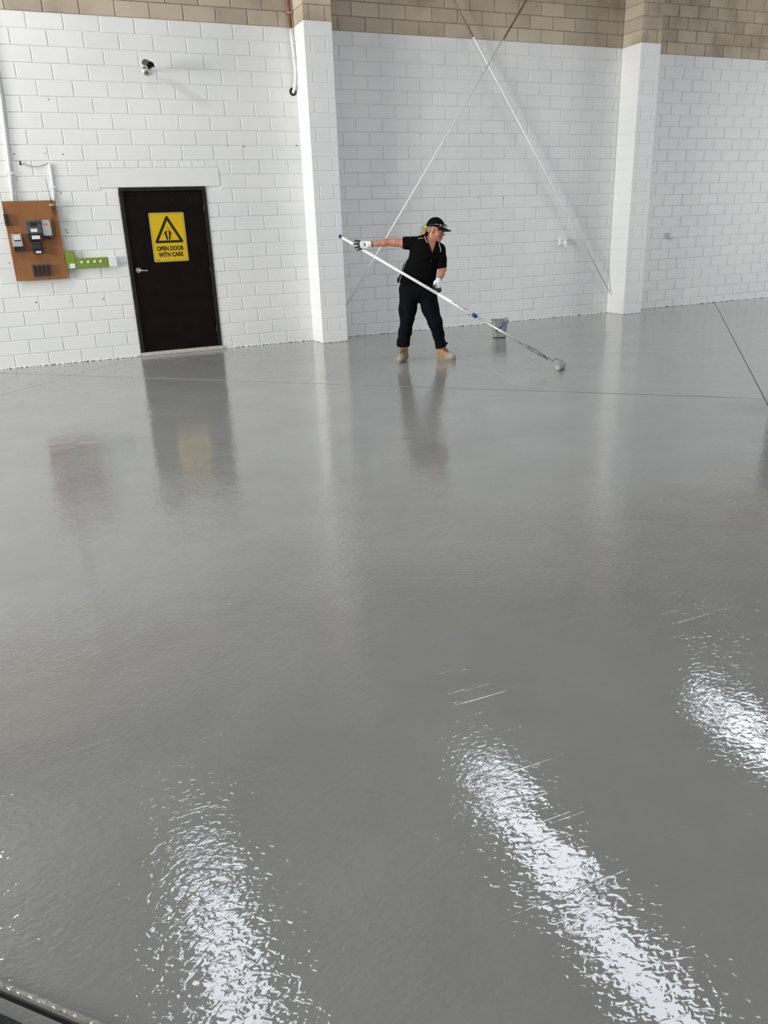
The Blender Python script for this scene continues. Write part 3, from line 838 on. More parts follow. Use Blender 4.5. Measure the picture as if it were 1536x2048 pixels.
tube('wire_strand', [(0, -0.004, 0.003), (0.03, -0.012, -0.012), (0.092, -0.016, -0.036), (0.15, -0.016, -0.042), (0.203, -0.014, -0.034), (0.26, -0.012, -0.012), (0.305, -0.012, 0.0)], 0.003, M['wire'], lw, seg=6)
box('wall_hole', (-0.018, -0.003, -0.02), (0.004, 0.001, 0.022), M['black'], lw, 0.0)
box('cable_end', (0.0, -0.010, -0.006), (0.026, -0.002, 0.010), M['white'], lw, 0.002)

# ------------------------------------------------------------------ security camera
sc = empty('security_camera', (1.265, 0, 3.387)); tag(sc, 'white bullet security camera with black face above the door', 'camera')
lathe('wall_base', [(0, 0.048), (0.012, 0.048), (0.028, 0.03), (0.034, 0.016)], (0, 0, 0), (0, -1, 0), M['steel'], sc)
tube('arm', [(0, -0.02, 0), (0.002, -0.09, 0.006), (0.0, -0.15, 0.02), (-0.012, -0.17, 0.05)], 0.012, M['steel'], sc)
fr = Vector((0.0, -0.31, 0.008)); re = Vector((-0.030, -0.15, 0.062)); ax = (fr - re).normalized()
lathe('camera_body', [(0, 0.028), (0.006, 0.034), (0.165, 0.036)], re, ax, M['white'], sc)
lathe('camera_face', [(0.165, 0.0365), (0.170, 0.035), (0.1705, 0.02)], re, ax, M['black'], sc)
lathe('lens', [(0.170, 0.016), (0.173, 0.014), (0.175, 0.006)], re, ax, M['glass'], sc)
bm = bmesh.new()       # sun hood: open half shell
sx_ = ax.cross(Vector((0, 0, 1))).normalized(); uz = sx_.cross(ax).normalized()
ra = []
for s in (0.03, 0.205):
    for R_ in (0.041, 0.044):
        ra.append([bm.verts.new(re + ax * s + (sx_ * math.cos(t) + uz * math.sin(t)) * R_) for t in [math.radians(-20 + 220 * k / 20) for k in range(21)]])
for k in range(20):
    bm.faces.new((ra[0][k], ra[0][k + 1], ra[2][k + 1], ra[2][k])); bm.faces.new((ra[1][k], ra[3][k], ra[3][k + 1], ra[1][k + 1]))
    bm.faces.new((ra[2][k], ra[2][k + 1], ra[3][k + 1], ra[3][k])); bm.faces.new((ra[0][k], ra[1][k], ra[1][k + 1], ra[0][k + 1]))
bm_obj('sun_hood', bm, M['black'], sc, smooth=False)
cl = [(0.0, -0.16, 0.0)]
for k in range(14):
    a = math.radians(60 + 27 * k); cl.append((-0.012 + 0.036 * math.cos(a), -0.10 - 0.002 * k, -0.008 + 0.036 * math.sin(a)))
tube('camera_cable', cl, 0.004, M['cable'], sc, seg=6)

# ------------------------------------------------------------------ drop pipe beside the left pier
dp = empty('drop_pipe', (3.115, 0, 3.22)); tag(dp, 'bent pipe beside the left pier, rusty above and white below', 'pipe')
tube('painted_pipe', [(0.012, -0.05, 0.70), (0.018, -0.055, 0.55), (0.030, -0.055, 0.40), (0.036, -0.055, 0.24), (0.028, -0.05, 0.10), (0.012, -0.03, 0.02), (0.0, 0.0, -0.02)], 0.02, M['paint'], dp, seg=14)
tube('rusty_pipe', [(0.002, -0.048, 2.3), (0.004, -0.048, 1.0), (0.012, -0.05, 0.70)], 0.02, M['rust'], dp, seg=14)
box('saddle_clip', (-0.035, -0.075, 0.86), (0.045, -0.001, 0.885), M['steel'], dp, 0.004)
box('saddle_clip', (0.0, -0.08, 0.36), (0.052, -0.04, 0.38), M['paint'], dp, 0.004)
lathe('wall_hole', [(0, 0.05), (0.002, 0.045)], (0.0, -0.003, -0.01), (0, -1, 0), M['black'], dp, seg=14)

# ------------------------------------------------------------------ cross bracing rods
def brace(label, a, b, zsplit, upper):
    a = Vector(a); b = Vector(b)
    r = empty('brace_rod', a); tag(r, label, 'brace rod')
    t = (zsplit - a.z) / (b.z - a.z); m_ = a.lerp(b, t)
    tube('painted_rod', [(0, 0, 0), m_ - a], 0.0125, M['paint'], r, seg=10)
    tube('unpainted_rod', [m_ - a, b - a], 0.0125, upper, r, seg=10)
    d = (b - a).normalized()
    tube('turnbuckle_nut', [d * 0.02, d * 0.06], 0.019, M['paint'], r, seg=6, smooth=False)
    sx = -0.012 if d.x > 0 else 0.012
    box('end_plate', (min(sx, 0) - 0.002, -0.035, -0.045), (max(sx, 0) + 0.002, 0.035, 0.03), M['paint'], r, 0.003)
brace('brace rod running from the right pier foot up to the upper left', (8.436, -0.08, 0.325), (4.79, -0.08, 5.3), 3.95, M['pale_rod'])
brace('brace rod running from behind the worker up to the upper right', (3.559, -0.25, 0.40), (7.125, -0.25, 5.2), 3.90, M['brown_rod'])

# ------------------------------------------------------------------ sockets
so = empty('power_outlet', (7.475, 0, 1.18)); tag(so, 'white power outlet with a plug in it near the right pier', 'outlet')
box('outlet_box', (-0.065, -0.045, -0.05), (0.06, -0.001, 0.05), M['white'], so, 0.008)
pg = lathe('plug', [(0, 0.022), (0.03, 0.024), (0.05, 0.018)], (0.02, -0.045, -0.012), (0, -1, 0), M['white'], so)
tube('plug_tail', [(0.02, -0.085, -0.02), (0.015, -0.08, -0.06), (0.012, -0.07, -0.10)], [0.014, 0.015, 0.012], M['white'], so)
box('switch', (-0.045, -0.050, 0.012), (-0.025, -0.045, 0.032), M['grey'], so, 0.002)
s2 = empty('junction_box', (9.725, 0, 1.195)); tag(s2, 'small white junction box on the wall right of the right pier', 'junction box')
box('box_body', (-0.075, -0.045, -0.048), (0.075, -0.001, 0.048), M['white'], s2, 0.008)
box('box_lid', (-0.045, -0.052, -0.035), (0.07, -0.045, 0.04), M['white'], s2, 0.004)

# ------------------------------------------------------------------ paint bucket
bk = empty('paint_bucket', (5.425, -1.44, 0), math.radians(-24)); tag(bk, 'grey paint bucket with blue scraper handle on the wet floor', 'bucket')
def loft(name, rings, material, parent, cap0=True, cap1=False, smooth=False):
    bm = bmesh.new()
    R_ = [[bm.verts.new(p) for p in r] for r in rings]
    n = len(R_[0])
    for i in range(len(R_) - 1):
        for k in range(n): bm.faces.new((R_[i][k], R_[i][(k + 1) % n], R_[i + 1][(k + 1) % n], R_[i + 1][k]))
    if cap0: bm.faces.new(R_[0][::-1])
    if cap1: bm.faces.new(R_[-1])
    return bm_obj(name, bm, material, parent, smooth=smooth)
def rr3(w, d, r, z):
    return [(x - w / 2, y - d / 2, z) for x, y in rrect(w, d, r, n=4)]
loft('bucket_shell', [rr3(0.165, 0.165, 0.03, 0.008), rr3(0.20, 0.20, 0.03, 0.19), rr3(0.225, 0.225, 0.03, 0.235), rr3(0.225, 0.225, 0.03, 0.24), rr3(0.212, 0.212, 0.026, 0.24), rr3(0.19, 0.19, 0.026, 0.19), rr3(0.155, 0.155, 0.025, 0.02)], M['bucket'], bk, True, True)
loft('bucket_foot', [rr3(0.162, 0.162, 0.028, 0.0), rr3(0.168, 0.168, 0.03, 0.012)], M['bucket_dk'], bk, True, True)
loft('paint_pool', [rr3(0.158, 0.158, 0.024, 0.05), rr3(0.160, 0.160, 0.024, 0.06)], M['floor'], bk, True, True)
tube('bail_wire', [(0.105, -0.0, 0.22), (0.125, 0.02, 0.225), (0.118, 0.06, 0.26), (0.112, 0.115, 0.25), (0.0, 0.125, 0.225)], 0.004, M['steel'], bk, seg=8)
scp = empty('blue_scraper', (5.36, -1.55, 0.0), math.radians(-24)); tag(scp, 'blue handled clip hanging over the near rim of the paint bucket', 'clip')
tube('clip_grip', [(-0.065, -0.075, 0.115), (-0.02, -0.07, 0.145), (0.02, -0.06, 0.165)], [0.016, 0.02, 0.014], M['bluec'], scp)
tube('clip_ring', [(0.045 + 0.022 * math.cos(a * math.pi / 6), -0.058, 0.20 + 0.022 * math.sin(a * math.pi / 6)) for a in range(13)], 0.008, M['bluec'], scp, seg=8)
tube('clip_stem', [(0.02, -0.06, 0.165), (0.04, -0.058, 0.18)], 0.008, M['bluec'], scp)

# ------------------------------------------------------------------ dark bin just entering the frame
bn = empty('round_bin', (5.345, -6.40, 0)); tag(bn, 'dark round bin at the right picture edge by the crossing floor joints', 'bin')
lathe('bin_shell', [(0, 0.235), (0.02, 0.24), (0.70, 0.275), (0.72, 0.29), (0.74, 0.29), (0.74, 0.27), (0.70, 0.262), (0.05, 0.22)], (0, 0, 0), (0, 0, 1), M['black'], bn, seg=36)

# ------------------------------------------------------------------ implicit-surface modelling for the figure
def rc(P, a, b, ra, rb):
    a = np.array(a, float); b = np.array(b, float); ab = b - a
    t = np.clip(((P - a) @ ab) / (ab @ ab), 0, 1)
    return np.linalg.norm(P - (a + t[:, None] * ab), axis=1) - (ra + (rb - ra) * t)
def ell(P, c, r):
    q = P - np.array(c, float); r = np.array(r, float)
    k0 = np.linalg.norm(q / r, axis=1); k1 = np.linalg.norm(q / (r * r), axis=1) + 1e-9
    return k0 * (k0 - 1) / k1
def smin(a, b, k):
    h = np.clip(0.5 + 0.5 * (b - a) / k, 0, 1)
    return b + (a - b) * h - k * h * (1 - h)
def smax(a, b, k): return -smin(-a, -b, k)
def uni(ds, k):
    d = ds[0]
    for e in ds[1:]: d = smin(d, e, k)
    return d
def chain(P, pts, rads, k=0.02):
    return uni([rc(P, pts[i], pts[i + 1], rads[i], rads[i + 1]) for i in range(len(pts) - 1)], k)
def rbox(P, c, half, r):
    q = np.abs(P - np.array(c, float)) - (np.array(half, float) - r)
    return np.linalg.norm(np.maximum(q, 0), axis=1) + np.minimum(q.max(1), 0) - r

def surface_net(f, lo, hi, h):
    """mesh of f=0 in the box lo..hi; only chunks near the surface are sampled finely"""
    lo = np.array(lo, float); hi = np.array(hi, float)
    C_ = 12
    n = np.ceil((hi - lo) / (h * C_)).astype(int) * C_
    D = np.full(n + 1, 1.0, dtype=np.float32)
    ci = np.stack(np.meshgrid(*[np.arange(0, k, C_) for k in n], indexing='ij'), -1).reshape(-1, 3)
    cen = lo + (ci + C_ / 2) * h
    dc = f(cen)
    near = np.abs(dc) < h * C_ * 0.87 * 1.6 + 0.012
    for c in ci[~near & (dc < 0)]:
        D[c[0]:c[0] + C_ + 1, c[1]:c[1] + C_ + 1, c[2]:c[2] + C_ + 1] = -1.0
    g = np.stack(np.meshgrid(*[np.arange(C_ + 1)] * 3, indexing='ij'), -1).reshape(-1, 3)
    sel = ci[near]
    for s in range(0, len(sel), 40):
        cc = sel[s:s + 40]
        idx = (cc[:, None, :] + g[None]).reshape(-1, 3)
        D[idx[:, 0], idx[:, 1], idx[:, 2]] = f(lo + idx * h)
    S = D < 0
    cs = [S[i:n[0] + i, j:n[1] + j, k:n[2] + k] for i in (0, 1) for j in (0, 1) for k in (0, 1)]
    anyi = np.logical_or.reduce(cs); alli = np.logical_and.reduce(cs)
    act = anyi & ~alli
    cells = np.argwhere(act)
    vid = np.full(act.shape, -1, np.int64); vid[act] = np.arange(len(cells))
    acc = np.zeros((len(cells), 3)); cnt = np.zeros(len(cells))
    cor = np.array([(i, j, k) for i in (0, 1) for j in (0, 1) for k in (0, 1)])
    val = np.stack([D[cells[:, 0] + c[0], cells[:, 1] + c[1], cells[:, 2] + c[2]] for c in cor], 1)
    for a in range(8):
        for b in range(a + 1, 8):
            if np.abs(cor[a] - cor[b]).sum() != 1: continue
            m = (val[:, a] < 0) != (val[:, b] < 0)
            t = val[m, a] / (val[m, a] - val[m, b])
            acc[m] += cor[a] + t[:, None] * (cor[b] - cor[a]); cnt[m] += 1
    V = lo + (cells + acc / cnt[:, None]) * h
    F = []
    for ax_ in range(3):
        u, v = (ax_ + 1) % 3, (ax_ + 2) % 3
        sl0 = [slice(None)] * 3; sl1 = [slice(None)] * 3
        sl0[ax_] = slice(0, -1); sl1[ax_] = slice(1, None)
        e = np.argwhere(S[tuple(sl0)] != S[tuple(sl1)])
        e = e[(e[:, u] > 0) & (e[:, v] > 0) & (e[:, u] < n[u]) & (e[:, v] < n[v])]
        if not len(e): continue
        flip = S[e[:, 0], e[:, 1], e[:, 2]]
        q = []
        for du, dv in ((-1, -1), (0, -1), (0, 0), (-1, 0)):
            c = e.copy(); c[:, u] += du; c[:, v] += dv
            q.append(vid[c[:, 0], c[:, 1], c[:, 2]])
        q = np.stack(q, 1); q[~flip] = q[~flip][:, ::-1]
        F.append(q[(q >= 0).all(1)])
    return V, np.concatenate(F)

def net_obj(name, f, lo, hi, h, material, parent, smooth_it=1):
    V, F = surface_net(f, lo, hi, h)
    me = bpy.data.meshes.new(name)
    me.from_pydata(V.tolist(), [], F.tolist())
    me.materials.append(material)
    me.polygons.foreach_set('use_smooth', [True] * len(me.polygons))
    me.update()
    return link(bpy.data.objects.new(name, me), parent)

# ------------------------------------------------------------------ the worker; local axes: x to picture right, y away, z up
PO = Vector((3.665, -2.56, 0)); PA = math.atan2(-0.425, 0.905)
def W(r, d, z):
    v = Matrix.Rotation(PA, 3, 'Z') @ Vector((r, d, z)); return PO + v
person = empty('person', tuple(PO), PA)
tag(person, 'person in black polo, trousers and cap holding a long roller pole', 'person')

HC = np.array([0.172, 0.0, 1.457])
hf = np.array([0.86, -0.42, -0.28]); hf /= np.linalg.norm(hf)
hu = np.array([0, 0, 1.0]) - hf[2] * hf; hu /= np.linalg.norm(hu)
hr = np.cross(hf, hu)                         # her right side, towards the camera
HM = np.stack([hr, hf, hu])                   # rows: head axes
def head_local(P): return (P - HC) @ HM.T
def HL(x, y, z): return tuple(HC + np.array([x, y, z]) @ HM)

def f_head(P):
    q = head_local(P); q = q.copy(); ax_ = q.copy(); ax_[:, 0] = np.abs(q[:, 0])
    d = ell(q, (0, -0.012, 0.025), (0.076, 0.098, 0.095))
    d = smin(d, ell(q, (0, 0.030, -0.045), (0.058, 0.062, 0.066)), 0.03)
    d = smin(d, ell(q, (0, 0.070, -0.094), (0.022, 0.020, 0.018)), 0.025)
    d = smin(d, ell(ax_, (0.040, 0.060, -0.030), (0.022, 0.026, 0.026)), 0.02)      # cheeks
    d = smin(d, ell(q, (0, 0.082, 0.030), (0.050, 0.014, 0.012)), 0.015)            # brow
    d = smax(d, -ell(ax_, (0.032, 0.100, 0.008), (0.019, 0.016, 0.012)), 0.012)     # eye sockets
    d = smin(d, rc(q, (0, 0.088, 0.018), (0, 0.110, -0.026), 0.008, 0.011), 0.010)  # nose
    d = smin(d, ell(ax_, (0.012, 0.096, -0.030), (0.008, 0.010, 0.007)), 0.008)
    d = smin(d, ell(q, (0, 0.089, -0.062), (0.024, 0.011, 0.014)), 0.010)           # mouth
    d = smax(d, -rbox(q, (0, 0.103, -0.062), (0.022, 0.006, 0.0015), 0.001), 0.004)
    ear = smax(ell(ax_, (0.078, -0.008, -0.006), (0.011, 0.019, 0.031)), -ell(ax_, (0.090, -0.004, -0.003), (0.008, 0.010, 0.017)), 0.006)
    d = smin(d, ear, 0.006)
    return d
SHL = (-0.095, 0.02, 1.325); ELL = (-0.335, 0.065, 1.342); WRL = (-0.575, 0.085, 1.330)
SHR = (0.208, 0.0, 1.245); ELR = (0.243, -0.045, 1.03); WRR = (0.190, -0.146, 0.925)
def f_body(P):
    d = f_head(P)
    d = smin(d, rc(P, (0.085, 0.015, 1.30), (0.145, 0.012, 1.395), 0.060, 0.053), 0.03)
    tor = ell(P, (0.06, 0.0, 1.20), (0.165, 0.100, 0.17))
    tor = smin(tor, ell(P, (-0.02, 0.0, 1.02), (0.165, 0.105, 0.17)), 0.05)
    tor = smin(tor, ell(P, (-0.045, 0.0, 0.85), (0.185, 0.110, 0.13)), 0.05)
    tor = smin(tor, chain(P, [SHL, (0.06, 0.02, 1.345), SHR], [0.050, 0.055, 0.050]), 0.04)
    d = smin(d, tor, 0.03)
    a1 = chain(P, [SHL, (-0.20, 0.04, 1.328), (-0.29, 0.057, 1.338), ELL, (-0.41, 0.072, 1.341), (-0.50, 0.08, 1.334), WRL, (-0.63, 0.087, 1.326)],
               [0.055, 0.050, 0.043, 0.039, 0.041, 0.034, 0.026, 0.010], 0.012)
    a2 = chain(P, [SHR, (0.228, -0.02, 1.14), ELR, (0.222, -0.085, 0.98), WRR, (0.175, -0.175, 0.89)],
               [0.055, 0.046, 0.040, 0.039, 0.026, 0.010], 0.012)
    d = smin(d, smin(a1, a2, 0.01), 0.03)
    l1 = chain(P, [(-0.145, 0, 0.80), (-0.168, -0.02, 0.60), (-0.175, -0.03, 0.50), (-0.205, 0.0, 0.33), (-0.225, 0.034, 0.14), (-0.230, 0.03, 0.06)], [0.095, 0.078, 0.058, 0.056, 0.032, 0.030])
    l2 = chain(P, [(0.055, 0, 0.80), (0.10, -0.01, 0.60), (0.15, -0.03, 0.44), (0.19, 0, 0.30), (0.218, 0.018, 0.14), (0.220, 0.015, 0.06)], [0.095, 0.078, 0.058, 0.050, 0.032, 0.030])
    return smin(d, smin(l1, l2, 0.02), 0.03)
net_obj('body', f_body, (-0.70, -0.32, 0.0), (0.42, 0.20, 1.63), 0.0052, M['skin'], person)

# --- polo shirt
def f_shirt_solid(P):
    t = ell(P, (0.055, -0.002, 1.20), (0.190, 0.128, 0.185))
    t = smin(t, ell(P, (0.05, -0.05, 1.18), (0.13, 0.095, 0.09)), 0.04)
    t = smin(t, ell(P, (-0.025, -0.012, 1.02), (0.200, 0.140, 0.17)), 0.05)
    t = smin(t, ell(P, (-0.060, -0.005, 0.92), (0.222, 0.150, 0.12)), 0.05)
    t = smin(t, chain(P, [SHL, (0.055, 0.02, 1.350), SHR], [0.062, 0.064, 0.064]), 0.04)
    t = smin(t, smax(chain(P, [SHL, (-0.16, 0.03, 1.328), (-0.30, 0.058, 1.336)], [0.072, 0.066, 0.060]), -(P[:, 0] + 0.207), 0.004), 0.02)
    t = smin(t, smax(chain(P, [SHR, (0.224, -0.02, 1.14), (0.234, -0.04, 0.98)], [0.072, 0.064, 0.060]), 1.043 - P[:, 2] + 0.1 * (P[:, 0] - 0.22), 0.004), 0.015)
    t = smin(t, rc(P, (0.072, 0.03, 1.345), (0.095, 0.028, 1.392), 0.078, 0.066), 0.012)       # standing collar
    wr = 0.0022 * np.sin(38 * P[:, 2] + 22 * P[:, 0]) * np.clip((1.2 - P[:, 2]) * 6, 0, 1)
    return t + wr
def f_shirt(P):
    t = f_shirt_solid(P)
    t = smax(t, 0.893 + 0.10 * np.clip(-(P[:, 0] + 0.2), 0, 1) - P[:, 2], 0.004)
    # neck hole and the open V of the placket
    hole = rc(P, (0.088, 0.022, 1.33), (0.165, -0.005, 1.46), 0.057, 0.064)
    hole = smin(hole, ell(P, (0.155, -0.055, 1.43), (0.075, 0.09, 0.075)), 0.02)
    zz = np.clip((P[:, 2] - 1.215) / 0.14, 0, 1.2)
    v = np.maximum(np.abs(P[:, 0] - (0.125 - 0.0 * zz)) - 0.052 * zz, np.maximum(P[:, 1] + 0.02, 1.215 - P[:, 2]))
    v = np.maximum(v, P[:, 2] - 1.40)
    return smax(smax(t, -hole, 0.004), -v, 0.004)
net_obj('polo_shirt', f_shirt, (-0.34, -0.24, 0.86), (0.36, 0.20, 1.47), 0.0052, M['shirt'], person)
# skin inside the V sits just under the shirt surface
def f_chest(P):
    return smax(smax(f_shirt_solid(P) + 0.012, np.abs(P[:, 0] - 0.12) - 0.07, 0.01), np.maximum(1.19 - P[:, 2], P[:, 1] + 0.01), 0.01)
net_obj('chest_skin', f_chest, (0.02, -0.22, 1.16), (0.22, 0.02, 1.42), 0.0045, M['skin'], person)
def on_surface(f, x, z, y0=-0.35):
    y = y0
    for _ in range(160):
        d = float(f(np.array([[x, y, z]]))[0])
        if d < 0.0006: break
        y += max(min(d * 0.7, 0.03), 0.0005)
        if y > 0.12: return (x, 0.02, z)
    return (x, y - 0.0008, z)
def stripe(name, pts, r, m=None, f=f_shirt):
    q = []
    for (a, b) in zip(pts[:-1], pts[1:]):
        for k in range(6): q.append((a[0] + (b[0] - a[0]) * k / 6, a[1] + (b[1] - a[1]) * k / 6))
    q.append(pts[-1])
    tube(name, [on_surface(f, x, z) for x, z in q], r, m or M['piping'], person, seg=6)
stripe('white_piping', [(0.043, 1.398), (0.048, 1.372), (0.060, 1.345), (0.072, 1.328)], 0.0035)
stripe('white_piping', [(0.203, 1.322), (0.210, 1.29), (0.218, 1.258), (0.219, 1.222)], 0.0035)
stripe('white_piping', [(-0.035, 1.372), (0.0, 1.378), (0.03, 1.377)], 0.0022)
stripe('white_piping', [(-0.155, 1.225), (-0.163, 1.17), (-0.178, 1.12), (-0.206, 1.055), (-0.225, 1.0), (-0.250, 0.935), (-0.262, 0.90)], 0.0022)
stripe('white_piping', [(-0.205, 1.10), (-0.222, 1.05), (-0.245, 1.0), (-0.265, 0.955)], 0.0018)
lathe('shirt_button', [(0, 0.006), (0.003, 0.005)], on_surface(f_shirt, 0.107, 1.13), (0, -1, 0), M['dkgrey'], person, seg=10)

# --- trousers
LL = [(-0.145, 0, 0.80), (-0.165, -0.01, 0.60), (-0.176, -0.025, 0.50), (-0.205, 0.0, 0.34), (-0.230, 0.022, 0.215), (-0.230, 0.026, 0.17)]
LR = [(0.055, 0, 0.80), (0.095, -0.01, 0.60), (0.150, -0.025, 0.44), (0.186, 0.0, 0.30), (0.215, 0.014, 0.17), (0.218, 0.014, 0.145)]
def f_pants(P):
    d = ell(P, (-0.047, 0.0, 0.83), (0.212, 0.135, 0.16))
    l1 = chain(P, LL, [0.116, 0.100, 0.079, 0.071, 0.069, 0.072], 0.03)
    l2 = chain(P, LR, [0.116, 0.098, 0.080, 0.063, 0.057, 0.060], 0.03)
    l1 = smin(l1, ell(P, (-0.245, -0.02, 0.585), (0.028, 0.07, 0.085)), 0.02)          # cargo pocket
    l1 = smax(l1, 0.168 - P[:, 2], 0.006); l2 = smax(l2, 0.140 - P[:, 2] + 0.25 * (P[:, 0] - 0.21), 0.006)
    l2 = smin(l2, ell(P, (0.272, 0.0, 0.193), (0.022, 0.02, 0.010)), 0.01)             # rucked hem
    d = smin(d, smin(l1, l2, 0.012), 0.03)
    low = np.clip((0.55 - P[:, 2]) * 5, 0, 1)
    return d + low * (0.0040 * np.sin(62 * P[:, 2] + 18 * P[:, 0] + 9 * np.sin(20 * P[:, 1])) + 0.0022 * np.sin(120 * P[:, 2] - 40 * P[:, 0]))
net_obj('work_trousers', f_pants, (-0.35, -0.20, 0.12), (0.35, 0.20, 1.02), 0.0052, M['pants'], person)
for (x, z, s) in ((-0.205, 0.615, 0.016), (-0.188, 0.575, 0.014), (-0.190, 0.545, 0.018), (-0.165, 0.535, 0.010), (0.085, 0.60, 0.010), (0.12, 0.60, 0.008)):
    p = on_surface(f_pants, x, z)
    mesh_obj('dust_smear', [(p[0] + s * 0.55 * math.cos(k * math.pi / 5) + 0.3 * s * math.sin(k * math.pi / 5), on_surface(f_pants, p[0] + s * 0.55 * math.cos(k * math.pi / 5) + 0.3 * s * math.sin(k * math.pi / 5), p[2] + s * math.sin(k * math.pi / 5))[1] - 0.001, p[2] + s * math.sin(k * math.pi / 5)) for k in range(10)], [tuple(range(10))[::-1]], M['dustspot'], person)

# --- boots: local y forward
def boot(loc, ang):
    bt = empty('boot', loc, ang); bt.parent = person
    def up(P):
        d = chain(P, [(0, -0.045, 0.045), (0, 0.05, 0.046), (0, 0.125, 0.043)], [0.043, 0.044, 0.040], 0.02)
        d = smin(d, chain(P, [(0, -0.045, 0.05), (0, -0.040, 0.12), (0, -0.038, 0.165)], [0.046, 0.047, 0.052], 0.02), 0.035)
        d = smin(d, rc(P, (0, 0.02, 0.08), (0, 0.085, 0.055), 0.034, 0.030), 0.03)
        d = smax(d, 0.022 - P[:, 2], 0.004)
        d = smax(d, P[:, 2] - 0.192 + 0.15 * (P[:, 1] + 0.04), 0.006)
        return np.maximum(d, -rc(P, (0, -0.038, 0.165), (0, -0.036, 0.26), 0.036, 0.042))
    def toe(P):
        return smax(up(P) - 0.0015, 0.068 + 0.35 * (P[:, 2] - 0.05) - P[:, 1], 0.004)
    u = net_obj('boot_upper', up, (-0.08, -0.12, 0.0), (0.08, 0.20, 0.22), 0.0042, M['suede'], bt)
    net_obj('toe_cap', toe, (-0.08, 0.02, 0.0), (0.08, 0.20, 0.12), 0.0042, M['dusty'], u)
    out = []
    for k in range(28):
        a = 2 * math.pi * k / 28; w = 0.047 if math.sin(a) > -0.2 else 0.043
        out.append((w * math.cos(a), 0.040 + 0.128 * math.sin(a) * (1.0 if math.sin(a) > 0 else 1.02)))
    loft('boot_sole', [[(x * 0.98, y, 0.0) for x, y in out], [(x * 1.03, y * 1.0, 0.006) for x, y in out], [(x * 1.03, y, 0.022) for x, y in out], [(x * 0.97, y, 0.030) for x, y in out]], M['sole'], u, True, True)
    bm = bmesh.new()
    for k in range(5):
        y = 0.015 + k * 0.015; z = 0.142 - k * 0.013
        f2 = lambda x: 0.0
        add_tube(bm, [(-0.026, y - 0.006, z - 0.008), (0, y + 0.002, z + 0.004), (0.026, y + 0.007, z - 0.012)], 0.003, 6)
        add_tube(bm, [(0.026, y - 0.006, z - 0.008), (0, y + 0.002, z + 0.005), (-0.026, y + 0.007, z - 0.012)], 0.003, 6)
    add_tube(bm, [(0.0, 0.015, 0.15), (0.03, 0.03, 0.155), (0.05, 0.035, 0.12), (0.052, 0.04, 0.09)], 0.0025, 6)
    bm_obj('laces', bm, M['lace'], u, smooth=True)
    net_obj('boot_collar', lambda P: smax(np.abs(rc(P, (0, -0.038, 0.12), (0, -0.037, 0.20), 0.049, 0.053)) - 0.006, np.maximum(0.174 - P[:, 2] + 0.15 * (P[:, 1] + .04), P[:, 2] - 0.194 + 0.15 * (P[:, 1] + 0.04)), 0.006),
            (-0.08, -0.12, 0.14), (0.08, 0.05, 0.22), 0.004, M['suede'], u)
    return bt
boot((-0.236, -0.008, 0.0), math.radians(180 - 17))
boot((0.246, -0.006, 0.0), math.radians(-(90 + 38)))

# --- cap, glasses, hair, earring, eyes
def f_cap(P):
    q = head_local(P)
    d = ell(q, (0, -0.014, 0.030), (0.087, 0.108, 0.104))
    d = smax(d, (0.040 + 0.30 * np.minimum(q[:, 1] + 0.01, 0)) - q[:, 2], 0.006)
    return d
net_obj('cap_crown', f_cap, tuple(HC - 0.17), tuple(HC + 0.17), 0.0045, M['cap'], person)
def f_brim(P):
    q = head_local(P)
    s = q[:, 2] - (0.048 - 0.14 * np.clip(q[:, 1] - 0.08, 0, 1) - 4.5 * q[:, 0] ** 2)
    pl = ell(np.stack([q[:, 0], q[:, 1], 0 * q[:, 2]], 1), (0, 0.085, 0), (0.080, 0.098, 1.0))
    return smax(np.abs(s) - 0.0045, np.maximum(pl, 0.045 - q[:, 1]), 0.004)
net_obj('cap_brim', f_brim, tuple(HC - 0.22), tuple(HC + 0.24), 0.0040, M['brimmat'], person)
lathe('cap_button', [(0, 0.008), (0.004, 0.006)], HL(0, -0.014, 0.133), hu, M['cap'], person, seg=12)
gl = tube('glasses_arm', [HL(0.060, 0.100, 0.062), HL(0.086, 0.050, 0.070), HL(0.092, -0.01, 0.060), HL(0.086, -0.06, 0.035), HL(0.074, -0.092, 0.018)], 0.0035, M['black'], person, seg=8)
tube('glasses_arm', [HL(-0.060, 0.100, 0.062), HL(-0.086, 0.050, 0.070), HL(-0.092, -0.01, 0.060), HL(-0.086, -0.06, 0.035), HL(-0.074, -0.092, 0.018)], 0.0035, M['black'], person, seg=8)
tube('neon_arm_tip', [HL(0.078, -0.086, 0.020), HL(0.072, -0.105, 0.010), HL(0.066, -0.120, 0.004)], [0.006, 0.0075, 0.006], M['neon'], person, seg=8)
tube('glasses_glint', [HL(0.090, 0.045, 0.074), HL(0.093, 0.02, 0.072)], 0.003, M['piping'], person, seg=6)  # highlight modelled as a white bar on the arm
bm = bmesh.new()
g0 = []
for k in range(17):
    t = math.radians(-62 + 124 * k / 16)
    g0.append([bm.verts.new(HL(0.078 * math.sin(t), -0.005 + 0.122 * math.cos(t) + o_, z_)) for (o_, z_) in ((0.001, 0.056), (0.004, 0.080), (0.001, 0.080), (-0.002, 0.056))])
for a, b in zip(g0[:-1], g0[1:]):
    for k in range(4): bm.faces.new((a[k], a[(k + 1) % 4], b[(k + 1) % 4], b[k]))
bm_obj('glasses_lens', bm, M['clear'], person, smooth=True)
